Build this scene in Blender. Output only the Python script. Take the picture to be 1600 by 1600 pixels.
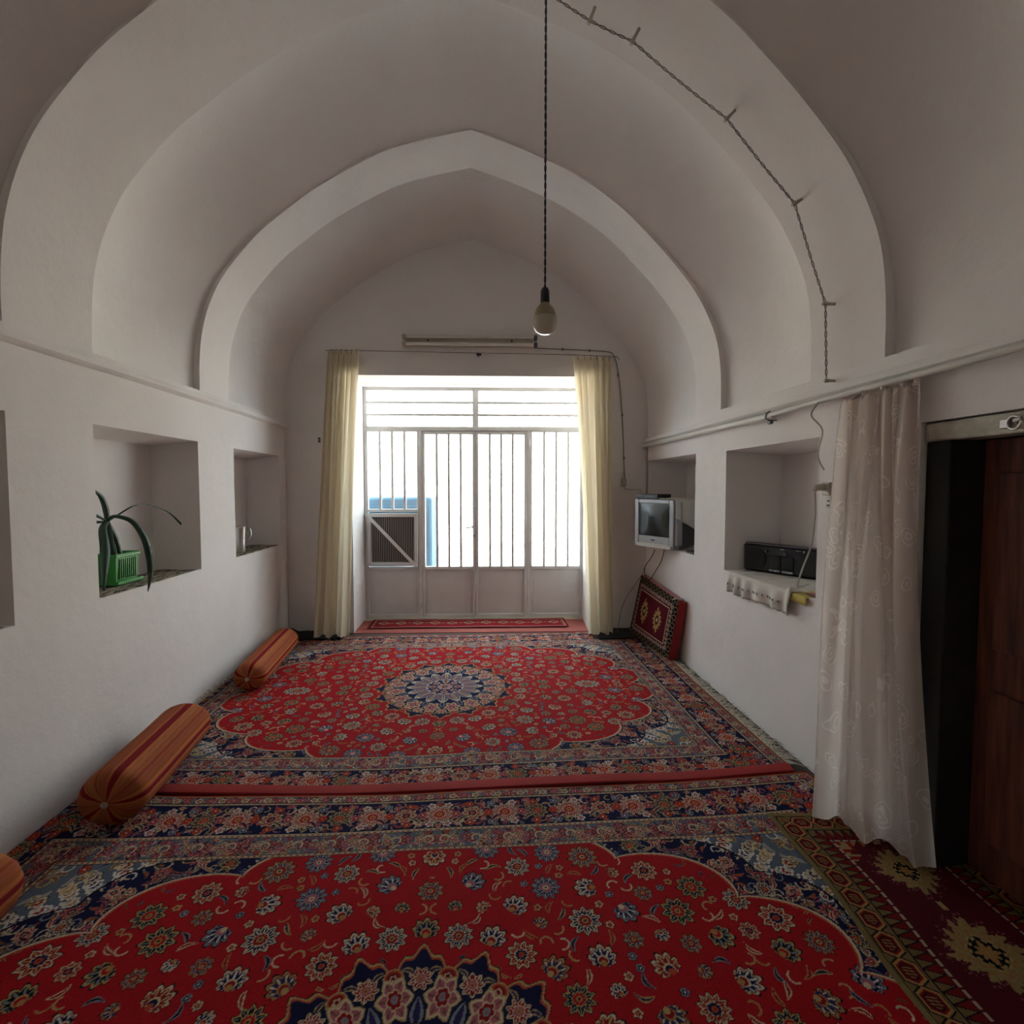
import bpy, math, random
import numpy as np
from mathutils import Vector, Matrix, noise as mn
PI = math.pi
SC = bpy.context.scene
for o in list(bpy.data.objects): bpy.data.objects.remove(o)
COL = SC.collection

# ---------------------------------------------------------------- camera, world, sun, exposure
SK = 0.035                                     # the cross walls are a little out of square
cam_d = bpy.data.cameras.new('camera'); cam = bpy.data.objects.new('camera', cam_d); COL.objects.link(cam)
cam_d.sensor_width = 36; cam_d.lens = 18.0; cam_d.clip_start = 0.02
yaw = math.atan(55/800.); pitch = math.atan(38/800.)
cam.location = (0, 0, 1.37); cam.rotation_euler = (PI/2 - pitch, 0, -yaw)
SC.camera = cam

world = bpy.data.worlds.new('sky'); SC.world = world; world.use_nodes = True
bg = world.node_tree.nodes['Background']
bg.inputs['Color'].default_value = (0.73, 0.87, 1.0, 1); bg.inputs['Strength'].default_value = 4.6

sun_d = bpy.data.lights.new('sun', 'SUN'); sun_d.energy = 15.0; sun_d.angle = math.radians(0.6); sun_d.color = (1, .93, .82)
sun = bpy.data.objects.new('sun', sun_d); COL.objects.link(sun)
sun.rotation_euler = (math.radians(38), 0, math.radians(14))       # behind and above the house, shining into the yard
portal_d = bpy.data.lights.new('daylight_portal', 'AREA'); portal_d.shape = 'RECTANGLE'; portal_d.size = 2.2; portal_d.size_y = 2.4
portal_d.cycles.is_portal = True
portal = bpy.data.objects.new('daylight_portal', portal_d); COL.objects.link(portal)
portal.location = (-.03, 5.5, 1.2); portal.rotation_euler = (-PI/2, 0, 0)

vs = SC.view_settings
vs.view_transform = 'Standard'; vs.look = 'None'; vs.gamma = 1.0; vs.use_curve_mapping = False; vs.exposure = 1.27

# ---------------------------------------------------------------- helpers
def tag(o, label=None, cat=None, group=None, kind=None):
    if label: o['label'] = label
    if cat: o['category'] = cat
    if group: o['group'] = group
    if kind: o['kind'] = kind
    return o
def empty(name, loc, rz=0, **k):
    o = bpy.data.objects.new(name, None); COL.objects.link(o); o.location = loc; o.rotation_euler = (0, 0, rz)
    o.empty_display_size = .05
    return tag(o, **k)
def pmat(o):
    m = Matrix.LocRotScale(o.location, o.rotation_euler, o.scale)
    return pmat(o.parent) @ m if o.parent else m
def link(name, V, F, mat, parent=None, smooth=True, angle=40, cols=None, local=False, **k):
    V = np.asarray(V, float).reshape(-1, 3)
    loc = Vector((0, 0, 0))
    if parent is not None and not local:
        M = np.array(pmat(parent).inverted()); V = V @ M[:3, :3].T + M[:3, 3]
    if not local:
        c = (V.min(0) + V.max(0))/2
        if parent is None: c[2] = V[:, 2].min()
        loc = Vector(c); V = V - c
    me = bpy.data.meshes.new(name)
    if isinstance(F, np.ndarray):
        n = len(F)
        me.vertices.add(len(V)); me.vertices.foreach_set('co', V.ravel())
        me.loops.add(n*4); me.loops.foreach_set('vertex_index', F.ravel().astype(np.int32))
        me.polygons.add(n); me.polygons.foreach_set('loop_start', np.arange(0, n*4, 4, dtype=np.int32))
        try: me.polygons.foreach_set('loop_total', np.full(n, 4, dtype=np.int32))
        except Exception: pass
        me.update(calc_edges=True)
    else:
        me.from_pydata([tuple(v) for v in V], [], F); me.update()
    if cols is not None:
        a = me.color_attributes.new('Col', 'FLOAT_COLOR', 'POINT')
        c4 = np.ones((len(V), 4), np.float32); c4[:, :3] = cols; a.data.foreach_set('color', c4.ravel())
    me.polygons.foreach_set('use_smooth', np.full(len(me.polygons), bool(smooth)))
    if smooth and angle < 180: me.set_sharp_from_angle(angle=math.radians(angle))
    me.materials.append(mat)
    o = bpy.data.objects.new(name, me); COL.objects.link(o); o.location = loc
    if parent is not None: o.parent = parent
    return tag(o, **k)
class MB:
    def __init__(s): s.v = []; s.f = []
    def add(s, V, F):
        b = len(s.v); s.v += [tuple(v) for v in V]; s.f += [tuple(i+b for i in f) for f in F]; return s
    def box(s, a, b, bev=0.0, M=None):
        (x0, y0, z0), (x1, y1, z1) = a, b
        e = min(bev, abs(x1-x0)*.45, abs(y1-y0)*.45, abs(z1-z0)*.45)
        if e <= 0:
            V = [(x, y, z) for z in (z0, z1) for y in (y0, y1) for x in (x0, x1)]
            F = [(0, 2, 3, 1), (4, 5, 7, 6), (0, 1, 5, 4), (2, 6, 7, 3), (0, 4, 6, 2), (1, 3, 7, 5)]
        else:                                   # bevelled: three verts per corner
            V = []; idx = {}
            for i, x in enumerate((x0, x1)):
                for j, y in enumerate((y0, y1)):
                    for k, z in enumerate((z0, z1)):
                        sx = 1 if i == 0 else -1; sy = 1 if j == 0 else -1; sz = 1 if k == 0 else -1
                        idx[i, j, k] = len(V)
                        V += [(x, y+sy*e, z+sz*e), (x+sx*e, y, z+sz*e), (x+sx*e, y+sy*e, z)]
            g = lambda i, j, k, a: idx[i, j, k]+a
            F = []
            for i in (0, 1): F.append([g(i, 0, 0, 0), g(i, 0, 1, 0), g(i, 1, 1, 0), g(i, 1, 0, 0)][::(1 if i == 0 else -1)])
            for j in (0, 1): F.append([g(0, j, 0, 1), g(1, j, 0, 1), g(1, j, 1, 1), g(0, j, 1, 1)][::(1 if j == 0 else -1)])
            for k in (0, 1): F.append([g(0, 0, k, 2), g(0, 1, k, 2), g(1, 1, k, 2), g(1, 0, k, 2)][::(1 if k == 0 else -1)])
            for i in (0, 1):
                for j in (0, 1): F.append([g(i, j, 0, 0), g(i, j, 1, 0), g(i, j, 1, 1), g(i, j, 0, 1)])
            for i in (0, 1):
                for k in (0, 1): F.append([g(i, 0, k, 0), g(i, 1, k, 0), g(i, 1, k, 2), g(i, 0, k, 2)])
            for j in (0, 1):
                for k in (0, 1): F.append([g(0, j, k, 1), g(1, j, k, 1), g(1, j, k, 2), g(0, j, k, 2)])
            for q in idx.values(): F.append([q, q+1, q+2])
        if M is not None: V = [tuple(M @ Vector(v)) for v in V]
        return s.add(V, F)
    def tube(s, P, r, n=8, closed=False, cap=True):
        P = [Vector(p) for p in P]; R = r if hasattr(r, '__len__') else [r]*len(P)
        V = []; F = []; up = None
        for i, p in enumerate(P):
            t = (P[min(i+1, len(P)-1)] - P[max(i-1, 0)])
            if t.length < 1e-9: t = Vector((0, 0, 1))
            t.normalize()
            if up is None: up = Vector((0, 0, 1)) if abs(t.z) < .9 else Vector((1, 0, 0))
            a = t.cross(up)
            if a.length < 1e-6: a = t.orthogonal()
            a.normalize(); b = a.cross(t).normalized(); up = b
            for k in range(n):
                th = 2*PI*k/n; V.append(p + a*math.cos(th)*R[i] + b*math.sin(th)*R[i])
        for i in range(len(P)-1):
            for k in range(n):
                q = (k+1) % n; F.append((i*n+k, i*n+q, (i+1)*n+q, (i+1)*n+k))
        if cap: F.append(tuple(range(n))[::-1]); F.append(tuple((len(P)-1)*n+k for k in range(n)))
        return s.add(V, F)
    def lathe(s, prof, c=(0, 0, 0), n=24, M=None):
        V = []; F = []
        for (r, z) in prof:
            for k in range(n): V.append((c[0]+r*math.cos(2*PI*k/n), c[1]+r*math.sin(2*PI*k/n), c[2]+z))
        for i in range(len(prof)-1):
            for k in range(n):
                q = (k+1) % n; F.append((i*n+k, i*n+q, (i+1)*n+q, (i+1)*n+k))
        if prof[0][0] > 1e-6: F.append(tuple(range(n))[::-1])
        if prof[-1][0] > 1e-6: F.append(tuple((len(prof)-1)*n+k for k in range(n)))
        if M is not None: V = [tuple(M @ Vector(v)) for v in V]
        return s.add(V, F)
    def grid(s, fn, nu, nv):
        V = [fn(i/nu, j/nv) for j in range(nv+1) for i in range(nu+1)]
        F = [(j*(nu+1)+i, j*(nu+1)+i+1, (j+1)*(nu+1)+i+1, (j+1)*(nu+1)+i) for j in range(nv) for i in range(nu)]
        return s.add(V, F)
    def build(s, name, mat, parent=None, **k): return link(name, s.v, s.f, mat, parent, **k)
def spline(P, n=8):
    P = [Vector(p) for p in P]; out = []
    for i in range(len(P)-1):
        a = P[max(i-1, 0)]; b = P[i]; c = P[i+1]; d = P[min(i+2, len(P)-1)]
        for k in range(n):
            t = k/n; out.append(.5*((2*b) + (c-a)*t + (2*a-5*b+4*c-d)*t*t + (3*b-a-3*c+d)*t**3))
    out.append(P[-1]); return out
def solid(o, t, off=0):
    m = o.modifiers.new('thickness', 'SOLIDIFY'); m.thickness = t; m.offset = off; return o

# ---------------------------------------------------------------- materials
def nt(name):
    m = bpy.data.materials.new(name); m.use_nodes = True; return m, m.node_tree, m.node_tree.nodes['Principled BSDF']
def mat(name, col, rough=.6, metal=0, var=.08, vs_=6, bump=0, bs=60, spec=.5, sheen=0, coord='Object'):
    m, t, p = nt(name); N = t.nodes; L = t.links
    p.inputs['Roughness'].default_value = rough; p.inputs['Metallic'].default_value = metal
    p.inputs['Specular IOR Level'].default_value = spec; p.inputs['Sheen Weight'].default_value = sheen
    tc = N.new('ShaderNodeTexCoord'); no = N.new('ShaderNodeTexNoise'); no.inputs['Scale'].default_value = vs_; no.inputs['Detail'].default_value = 5
    L.new(tc.outputs[coord], no.inputs['Vector'])
    r = N.new('ShaderNodeValToRGB'); r.color_ramp.elements[0].position = .3; r.color_ramp.elements[1].position = .7
    r.color_ramp.elements[0].color = tuple(c*(1-var) for c in col)+(1,); r.color_ramp.elements[1].color = tuple(min(1, c*(1+var)) for c in col)+(1,)
    L.new(no.outputs['Fac'], r.inputs['Fac']); L.new(r.outputs['Color'], p.inputs['Base Color'])
    if bump:
        n2 = N.new('ShaderNodeTexNoise'); n2.inputs['Scale'].default_value = bs; n2.inputs['Detail'].default_value = 4
        L.new(tc.outputs[coord], n2.inputs['Vector'])
        b = N.new('ShaderNodeBump'); b.inputs['Strength'].default_value = bump; b.inputs['Distance'].default_value = .01
        L.new(n2.outputs['Fac'], b.inputs['Height']); L.new(b.outputs['Normal'], p.inputs['Normal'])
    return m
def matcol(name, rough=.95, bump=.3, bs=500, spec=.1, sheen=.0, trans=0):
    m, t, p = nt(name); N = t.nodes; L = t.links
    a = N.new('ShaderNodeAttribute'); a.attribute_name = 'Col'; L.new(a.outputs['Color'], p.inputs['Base Color'])
    p.inputs['Roughness'].default_value = rough; p.inputs['Specular IOR Level'].default_value = spec; p.inputs['Sheen Weight'].default_value = sheen
    tc = N.new('ShaderNodeTexCoord'); n2 = N.new('ShaderNodeTexNoise'); n2.inputs['Scale'].default_value = bs
    L.new(tc.outputs['Object'], n2.inputs['Vector'])
    b = N.new('ShaderNodeBump'); b.inputs['Strength'].default_value = bump; b.inputs['Distance'].default_value = .004
    L.new(n2.outputs['Fac'], b.inputs['Height']); L.new(b.outputs['Normal'], p.inputs['Normal'])
    return m
def fabric(name, col, col2, trans=.3, alpha=1.0, pattern=False, bs=300):
    m, t, p = nt(name); N = t.nodes; L = t.links; out = N['Material Output']
    p.inputs['Roughness'].default_value = .9; p.inputs['Specular IOR Level'].default_value = .15
    tc = N.new('ShaderNodeTexCoord'); mp = N.new('ShaderNodeMapping'); L.new(tc.outputs['Object'], mp.inputs['Vector'])
    no = N.new('ShaderNodeTexNoise'); no.inputs['Scale'].default_value = 4; L.new(mp.outputs[0], no.inputs['Vector'])
    mix = N.new('ShaderNodeMix'); mix.data_type = 'RGBA'; mix.inputs[6].default_value = col+(1,); mix.inputs[7].default_value = col2+(1,)
    fac = no.outputs['Fac']
    if pattern:
        v = N.new('ShaderNodeTexVoronoi'); v.inputs['Scale'].default_value = 13; v.inputs['Randomness'].default_value = .8
        m2 = N.new('ShaderNodeMapping'); m2.inputs['Scale'].default_value = (1, 1, .62)
        nd = N.new('ShaderNodeTexNoise'); nd.inputs['Scale'].default_value = 7
        L.new(tc.outputs['Object'], nd.inputs['Vector'])
        vm = N.new('ShaderNodeVectorMath'); vm.operation = 'MULTIPLY_ADD'; vm.inputs[1].default_value = (.12, .12, .12)
        L.new(nd.outputs['Color'], vm.inputs[0]); L.new(tc.outputs['Object'], vm.inputs[2]); L.new(vm.outputs[0], m2.inputs[0]); L.new(m2.outputs[0], v.inputs['Vector'])
        w = N.new('ShaderNodeMath'); w.operation = 'MULTIPLY'; w.inputs[1].default_value = 42; L.new(v.outputs['Distance'], w.inputs[0])
        s = N.new('ShaderNodeMath'); s.operation = 'SINE'; L.new(w.outputs[0], s.inputs[0])
        g = N.new('ShaderNodeMath'); g.operation = 'GREATER_THAN'; g.inputs[1].default_value = .45; L.new(s.outputs[0], g.inputs[0])
        l = N.new('ShaderNodeMath'); l.operation = 'LESS_THAN'; l.inputs[1].default_value = .36; L.new(v.outputs['Distance'], l.inputs[0])
        f = N.new('ShaderNodeMath'); f.operation = 'MULTIPLY'; L.new(g.outputs[0], f.inputs[0]); L.new(l.outputs[0], f.inputs[1]); fac = f.outputs[0]
    L.new(fac, mix.inputs[0]); L.new(mix.outputs[2], p.inputs['Base Color'])
    n2 = N.new('ShaderNodeTexNoise'); n2.inputs['Scale'].default_value = bs; L.new(tc.outputs['Object'], n2.inputs['Vector'])
    b = N.new('ShaderNodeBump'); b.inputs['Strength'].default_value = .2; b.inputs['Distance'].default_value = .003
    L.new(n2.outputs['Fac'], b.inputs['Height']); L.new(b.outputs['Normal'], p.inputs['Normal'])
    tr = N.new('ShaderNodeBsdfTranslucent'); L.new(mix.outputs[2], tr.inputs['Color'])
    ms = N.new('ShaderNodeMixShader'); ms.inputs[0].default_value = trans; L.new(p.outputs[0], ms.inputs[1]); L.new(tr.outputs[0], ms.inputs[2])
    last = ms.outputs[0]
    if alpha < 1:
        tp = N.new('ShaderNodeBsdfTransparent'); m3 = N.new('ShaderNodeMixShader')
        if pattern:
            ma = N.new('ShaderNodeMapRange'); ma.inputs['To Min'].default_value = alpha; ma.inputs['To Max'].default_value = .97
            L.new(fac, ma.inputs['Value']); L.new(ma.outputs[0], m3.inputs[0])
        else: m3.inputs[0].default_value = alpha
        L.new(tp.outputs[0], m3.inputs[1]); L.new(last, m3.inputs[2]); last = m3.outputs[0]
    L.new(last, out.inputs['Surface']); return m
def plaster():
    m, t, p = nt('white plaster'); N = t.nodes; L = t.links
    p.inputs['Roughness'].default_value = .88; p.inputs['Specular IOR Level'].default_value = .2
    tc = N.new('ShaderNodeTexCoord')
    n1 = N.new('ShaderNodeTexNoise'); n1.inputs['Scale'].default_value = 1.7; n1.inputs['Detail'].default_value = 7; n1.inputs['Roughness'].default_value = .6
    L.new(tc.outputs['Object'], n1.inputs['Vector'])
    r = N.new('ShaderNodeValToRGB'); e = r.color_ramp.elements
    e[0].position = .32; e[0].color = (.83, .77, .73, 1); e[1].position = .6; e[1].color = (.88, .825, .79, 1)
    L.new(n1.outputs['Fac'], r.inputs['Fac']); L.new(r.outputs['Color'], p.inputs['Base Color'])
    n2 = N.new('ShaderNodeTexNoise'); n2.inputs['Scale'].default_value = 5; n2.inputs['Detail'].default_value = 8; n2.inputs['Roughness'].default_value = .62
    L.new(tc.outputs['Object'], n2.inputs['Vector'])
    b = N.new('ShaderNodeBump'); b.inputs['Strength'].default_value = .25; b.inputs['Distance'].default_value = .03
    L.new(n2.outputs['Fac'], b.inputs['Height']); L.new(b.outputs['Normal'], p.inputs['Normal'])
    return m
def glass():
    m, t, p = nt('frosted glass'); N = t.nodes; L = t.links; out = N['Material Output']
    tp = N.new('ShaderNodeBsdfTransparent'); tp.inputs['Color'].default_value = (.96, .98, .97, 1)
    tr = N.new('ShaderNodeBsdfTranslucent'); tr.inputs['Color'].default_value = (.9, .92, .92, 1)
    gl = N.new('ShaderNodeBsdfGlossy'); gl.inputs['Roughness'].default_value = .15
    a = N.new('ShaderNodeMixShader'); a.inputs[0].default_value = .025; L.new(tp.outputs[0], a.inputs[1]); L.new(tr.outputs[0], a.inputs[2])
    b = N.new('ShaderNodeMixShader'); b.inputs[0].default_value = .04; L.new(a.outputs[0], b.inputs[1]); L.new(gl.outputs[0], b.inputs[2])
    L.new(b.outputs[0], out.inputs['Surface']); return m
def wood():
    m, t, p = nt('dark red brown wood'); N = t.nodes; L = t.links
    tc = N.new('ShaderNodeTexCoord'); mp = N.new('ShaderNodeMapping'); mp.inputs['Scale'].default_value = (9, 9, .8)
    no = N.new('ShaderNodeTexNoise'); no.inputs['Scale'].default_value = 5; no.inputs['Detail'].default_value = 8
    L.new(tc.outputs['Object'], mp.inputs[0]); L.new(mp.outputs[0], no.inputs['Vector'])
    r = N.new('ShaderNodeValToRGB'); e = r.color_ramp.elements
    e[0].position = .3; e[0].color = (.07, .022, .014, 1); e[1].position = .7; e[1].color = (.24, .075, .04, 1)
    L.new(no.outputs['Fac'], r.inputs['Fac']); L.new(r.outputs['Color'], p.inputs['Base Color']); p.inputs['Roughness'].default_value = .5
    return m
PLASTER = plaster(); GLASS = glass(); WOOD = wood()
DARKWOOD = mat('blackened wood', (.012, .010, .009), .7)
WMETAL = mat('white painted metal', (.80, .78, .76), .45, var=.05, bump=.05)
CREAMP = mat('cream sill paint', (.62, .55, .40), .6)
GREYW = mat('grey wire', (.24, .20, .17), .6)
WIREW = mat('old white wire', (.50, .46, .40), .6)
BLACK = mat('black plastic', (.012, .012, .013), .35)
BLACKC = mat('black cloth', (.015, .014, .016), .95)
SILVER = mat('silver plastic', (.42, .42, .44), .35, metal=.3)
GREYP = mat('dark grey plastic', (.10, .09, .10), .5)
STEEL = mat('brushed steel', (.62, .60, .57), .28, metal=1)
LEAF = mat('dark green leaf', (.014, .048, .018), .45, var=.3)
LEAFS = mat('leaf stem', (.06, .09, .04), .5)
POTG = mat('bright green plastic', (.03, .27, .035), .4)
SOIL = mat('potting soil', (.03, .02, .015), 1)
BEIGE = mat('beige plastic', (.50, .44, .34), .5)
PIPEW = mat('white plastic pipe', (.66, .62, .56), .5)
CREAM = fabric('cream curtain cloth', (.86, .76, .58), (.88, .80, .64), .45)
LACE = fabric('sheer curtain cloth', (.86, .77, .71), (.92, .86, .82), .5, .86, True)
WCLOTH = fabric('white crochet cloth', (.74, .68, .60), (.80, .75, .68), .15)
YCLOTH = mat('yellow cloth', (.62, .48, .12), .9)
FELT = mat('rose red floor felt', (.34, .085, .065), .95, bump=.3, bs=300)
REDBIND = mat('red carpet binding', (.34, .018, .014), .9, bump=.3, bs=400)
FLOORM = mat('dark earthen floor', (.08, .06, .05), .9)
RUG = matcol('carpet pile'); BOLS = matcol('woven striped cloth', .95, .5, 250)
FRINGE = mat('cream fringe', (.46, .39, .30), .95, var=.4, vs_=60)
REDV = mat('red velvet', (.28, .012, .012), .85, sheen=.3)

# ---------------------------------------------------------------- room
XL, XR, YB, YD, YR = -1.76, 1.61, 4.81, 5.335, -2.2
ZL, ZR = 1.99, 1.885
def W(x, y, z): return (x, y - SK*x, z)
PL = [(-1.76, 1.99), (-1.757, 2.15), (-1.74, 2.33), (-1.70, 2.49), (-1.635, 2.64), (-1.55, 2.77), (-1.38, 2.965), (-1.2, 3.115), (-.98, 3.275), (-.6, 3.482), (-.3, 3.575), (-.03, 3.635)]
PR = [(-.03, 3.635), (.33, 3.51), (.65, 3.365), (.92, 3.185), (1.1, 3.02), (1.235, 2.88), (1.36, 2.735), (1.45, 2.61), (1.53, 2.455), (1.58, 2.31), (1.605, 2.12), (1.61, 1.885)]
def dens(P, n):
    S = spline([(p[0], 0, p[1]) for p in P], n); return [(p.x, p.z) for p in S]
_l = dens(PL, 4); _r = dens(PR, 4)
PROF = _l + _r[1:]
_pn = []
for i, p in enumerate(PROF):
    a = PROF[max(i-1, 0)]; b = PROF[min(i+1, len(PROF)-1)]
    t = Vector((b[0]-a[0], b[1]-a[1])).normalized(); n = Vector((-t.y, t.x)); _pn.append(n)
def zvault(x):
    for i in range(len(PROF)-1):
        if PROF[i][0] <= x <= PROF[i+1][0]:
            t = (x-PROF[i][0])/max(1e-6, PROF[i+1][0]-PROF[i][0]); return PROF[i][1]+t*(PROF[i+1][1]-PROF[i][1])
    return PROF[0][1] if x < 0 else PROF[-1][1]
def vault():
    ribs = [(-.75, -.3), (.63, 1.08), (2.0, 2.45), (3.365, 3.75)]
    sec = []                                            # (y, kind, s, step)
    def bay(a, b, end, last=False):
        n = 18
        for k in range(n+1):
            s = k/n; sec.append((a+(b-a)*s, s, end, last))
    bay(YR, -.75, .05)
    for i, (a, b) in enumerate(ribs):
        sec.append((a, -1, 0, False)); sec.append((b, -1, 0, False))
        if i+1 < len(ribs): bay(b, ribs[i+1][0], .045)
    bay(3.75, YB, .0, True)
    V = []; F = []; m = len(PROF)
    N = m+2
    for (y, s, end, last) in sec:
        row = []
        for j, (p, n) in enumerate(zip(PROF, _pn)):
            if s < 0: e = 0
            else:
                hh = min(1, max(0, (p[1]-1.9)/1.2))
                A = (.035+.21*hh**.9) if not last else (.03+.27*hh)
                sh = (math.sin(PI*(.13+.87*s)**.98) if not last else (1-s)**1.2*(.85+.8*s))
                e = A*max(0, sh) + end*(1-.8*hh)*s**2*(1 if not last else 0) + .006*math.sin(PI*s)
            row.append(W(p[0]+n.x*e, y, p[1]+n.y*e))
        row = [W(PROF[0][0], y, PROF[0][1])]+row+[W(PROF[-1][0], y, PROF[-1][1])]
        V += row
    for i in range(len(sec)-1):
        for j in range(N-1): F.append((i*N+j, (i+1)*N+j, (i+1)*N+j+1, i*N+j+1))
    return V, F
V, F = vault()
link('ceiling', V, F, PLASTER, angle=33, kind='structure')
NB = [(1.12, 1.995, .845, 1.658), (2.435, 3.325, .85, 1.662), (3.80, 4.65, .858, 1.655)]     # niches, left wall
NRt = [(2.371, 3.276, .835, 1.607), (3.74, 4.785, .866, 1.62)]
def side_wall(name, X, ztop, holes, depth, sgn, door=None):
    mb = MB()
    ys = sorted(set([YR, YB] + [h[0] for h in holes] + [h[1] for h in holes] + ([door[0], door[1]] if door else [])))
    def q(y0, y1, z0, z1):
        n = max(1, int((y1-y0)/.12)); k = max(1, int((z1-z0)/.12))
        mb.grid(lambda u, v: (X, y0+(y1-y0)*u - SK*X, z0+(z1-z0)*v), n, k)
    for a, b in zip(ys[:-1], ys[1:]):
        m = (a+b)/2; h = [h for h in holes if h[0] < m < h[1]]
        if door and door[0] < m < door[1]: q(a, b, door[2], ztop)
        elif h: q(a, b, 0, h[0][2]); q(a, b, h[0][3], ztop)
        else: q(a, b, 0, ztop)
    for (a, b, z0, z1) in holes:
        Xi = X + sgn*depth; A = a-SK*X; B = b-SK*X; e = .03
        P = [(X, A, z0), (X, B, z0), (X, B, z1), (X, A, z1), (Xi, A+e, z0), (Xi, B-e, z0), (Xi, B-e, z1-e), (Xi, A+e, z1-e)]
        mb.add(P, [(0, 1, 5, 4), (1, 2, 6, 5), (2, 3, 7, 6), (3, 0, 4, 7), (4, 5, 6, 7)])
    return mb
side_wall('wall_left', XL, ZL, NB, .27, -1).build('wall_left', PLASTER, smooth=True, angle=20, kind='structure')
DO = (.70, 1.82, 1.605)                                             # doorway, right wall
mb = side_wall('wall_right', XR, ZR, NRt, .36, 1, DO)
a, b = DO[0]-SK*XR, DO[1]-SK*XR
for P in ([(XR, a, 0), (XR+.34, a, 0), (XR+.34, a, DO[2]), (XR, a, DO[2])], [(XR, a, DO[2]), (XR+.34, a, DO[2]), (XR+.34, b, DO[2]), (XR, b, DO[2])]):
    mb.add(P, [(0, 1, 2, 3)])
mb.add([(XR, b, 0), (XR+.34, b, 0), (XR+.34, b, DO[2]), (XR, b, DO[2])], [(0, 1, 2, 3)])
mb.build('wall_right', PLASTER, angle=20, kind='structure')
# back wall with the deep door opening
def back_wall():
    mb = MB(); xo0, xo1, zo = -1.155, 1.06, 2.405
    xs = sorted(set([round(XL+(XR-XL)*i/48, 4) for i in range(49)] + [xo0, xo1, -.03]))
    for a, b in zip(xs[:-1], xs[1:]):
        m = (a+b)/2; z0 = zo if xo0 < m < xo1 else 0
        za, zb = min(3.75, zvault(a)+.22), min(3.75, zvault(b)+.22)
        n = 10
        for k in range(n):
            t0, t1 = k/n, (k+1)/n
            mb.add([W(a, YB, z0+(za-z0)*t0), W(b, YB, z0+(zb-z0)*t0), W(b, YB, z0+(zb-z0)*t1), W(a, YB, z0+(za-z0)*t1)], [(0, 1, 2, 3)])
    Y2 = YD+.16; q = lambda *P: mb.add([W(*p) for p in P], [(0, 1, 2, 3)])
    q((xo0, YB, -.1), (xo0, Y2, -.1), (xo0, Y2, 2.43), (xo0, YB, zo))
    q((xo1, YB, -.1), (xo1, YB, zo), (xo1+.06, Y2, 2.43), (xo1+.06, Y2, -.1))
    q((xo0, YB, zo), (xo0, Y2, 2.43), (xo1+.06, Y2, 2.43), (xo1, YB, zo))
    # outer face of the house round the opening
    for (x0, x1, z0, z1) in ((-3.5, xo0, -.1, 4.4), (xo1+.06, 3.5, -.1, 4.4), (xo0, xo1+.06, 2.43, 4.4)):
        q((x0, Y2, z0), (x1, Y2, z0), (x1, Y2, z1), (x0, Y2, z1))
    return mb
back_wall().build('wall_back', PLASTER, angle=20, kind='structure')
mb = MB(); mb.add([W(XL, YR, 0), W(XR, YR, 0), W(XR, YR, 4), W(XL, YR, 4)], [(0, 3, 2, 1)]); mb.build('wall_rear', PLASTER, kind='structure')
mb = MB(); mb.box((XL-.4, YR-.3, -.1), (XR+.8, YB+.08, 0)); mb.build('floor', FLOORM, smooth=False, kind='structure')
mb = MB()                                                          # unseen shell added round the house to stop light leaks
mb.box((-3.5, -3.0, -.15), (3.5, -2.9, 4.4)).box((-3.5, -3, 4.4), (3.5, YD+.2, 4.5)).box((-3.6, -3, -.15), (-3.5, YD+.3, 4.5)).box((3.5, -3, -.15), (3.6, YD+.2, 4.5)).box((-3.5, -3.0, -.2), (3.5, YD+.1, -.12))
mb.box((2.0, .2, -.1), (2.6, .25, 2.2)).box((2.0, 2.2, -.1), (2.6, 2.25, 2.2)).box((2.55, .2, -.1), (2.6, 2.25, 2.2))  # unseen walls added behind the wooden door, closing its light leak
mb.build('light_leak_shell', PLASTER, smooth=False, kind='structure')
# ledge mouldings
def ledge(name, X, z, sg, h=.042, d=.03):
    mb = MB(); prof = [(0, h*.55), (d*.75, h*.45), (d, h*.1), (d, -h*.15), (d*.55, -h*.42), (0, -h*.5)]
    ys = [YR+(YB-YR)*i/40 for i in range(41)]
    V = []
    for y in ys:
        w = .003*mn.noise(Vector((y*2, X, 3)))
        V += [(X + sg*p[0], y - SK*X, z+p[1]+w) for p in prof]
    n = len(prof); F = [(i*n+j, i*n+j+1, (i+1)*n+j+1, (i+1)*n+j) for i in range(40) for j in range(n-1)]
    mb.add(V, F); return mb.build(name, PLASTER, kind='structure')
ledge('trim_1', XL, 1.937, 1, .045, .034); ledge('trim_2', XR, 1.806, -1, .05, .032)

# ---------------------------------------------------------------- outdoors
mb = MB(); mb.box((-8, YD+.1, -.2), (8, 15, -.1)); mb.build('floor_courtyard', mat('pale courtyard paving', (.55, .50, .44), .8, bump=.3, bs=8), smooth=False, kind='structure')
mb = MB(); mb.box((-8, 12, -.1), (8, 12.3, 3.2)); mb.build('wall_courtyard', mat('courtyard whitewash', (.75, .70, .64), .8), smooth=False, kind='structure')
BLUE = mat('sky blue painted metal', (.006, .085, .155), .7, spec=.2)
ec = empty('evaporative_cooler', (-.98, 6.1, -.1), label='blue metal evaporative cooler standing outside behind the left panes', cat='air cooler')
mb = MB(); mb.box((-1.42, 5.7, .35), (-.50, 6.55, 1.26), .02); mb.build('cabinet', BLUE, ec)
mb = MB()
for k in range(9): mb.box((-1.34, 5.675, .45+k*.085), (-.58, 5.699, .49+k*.085), .004)
mb.build('louvre', BLUE, ec)
for x in (-1.38, -.54):
    for y in (5.75, 6.5):
        mb = MB(); mb.box((x-.025, y-.025, -.1), (x+.025, y+.025, .35)); mb.build('leg', WMETAL, ec)

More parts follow.
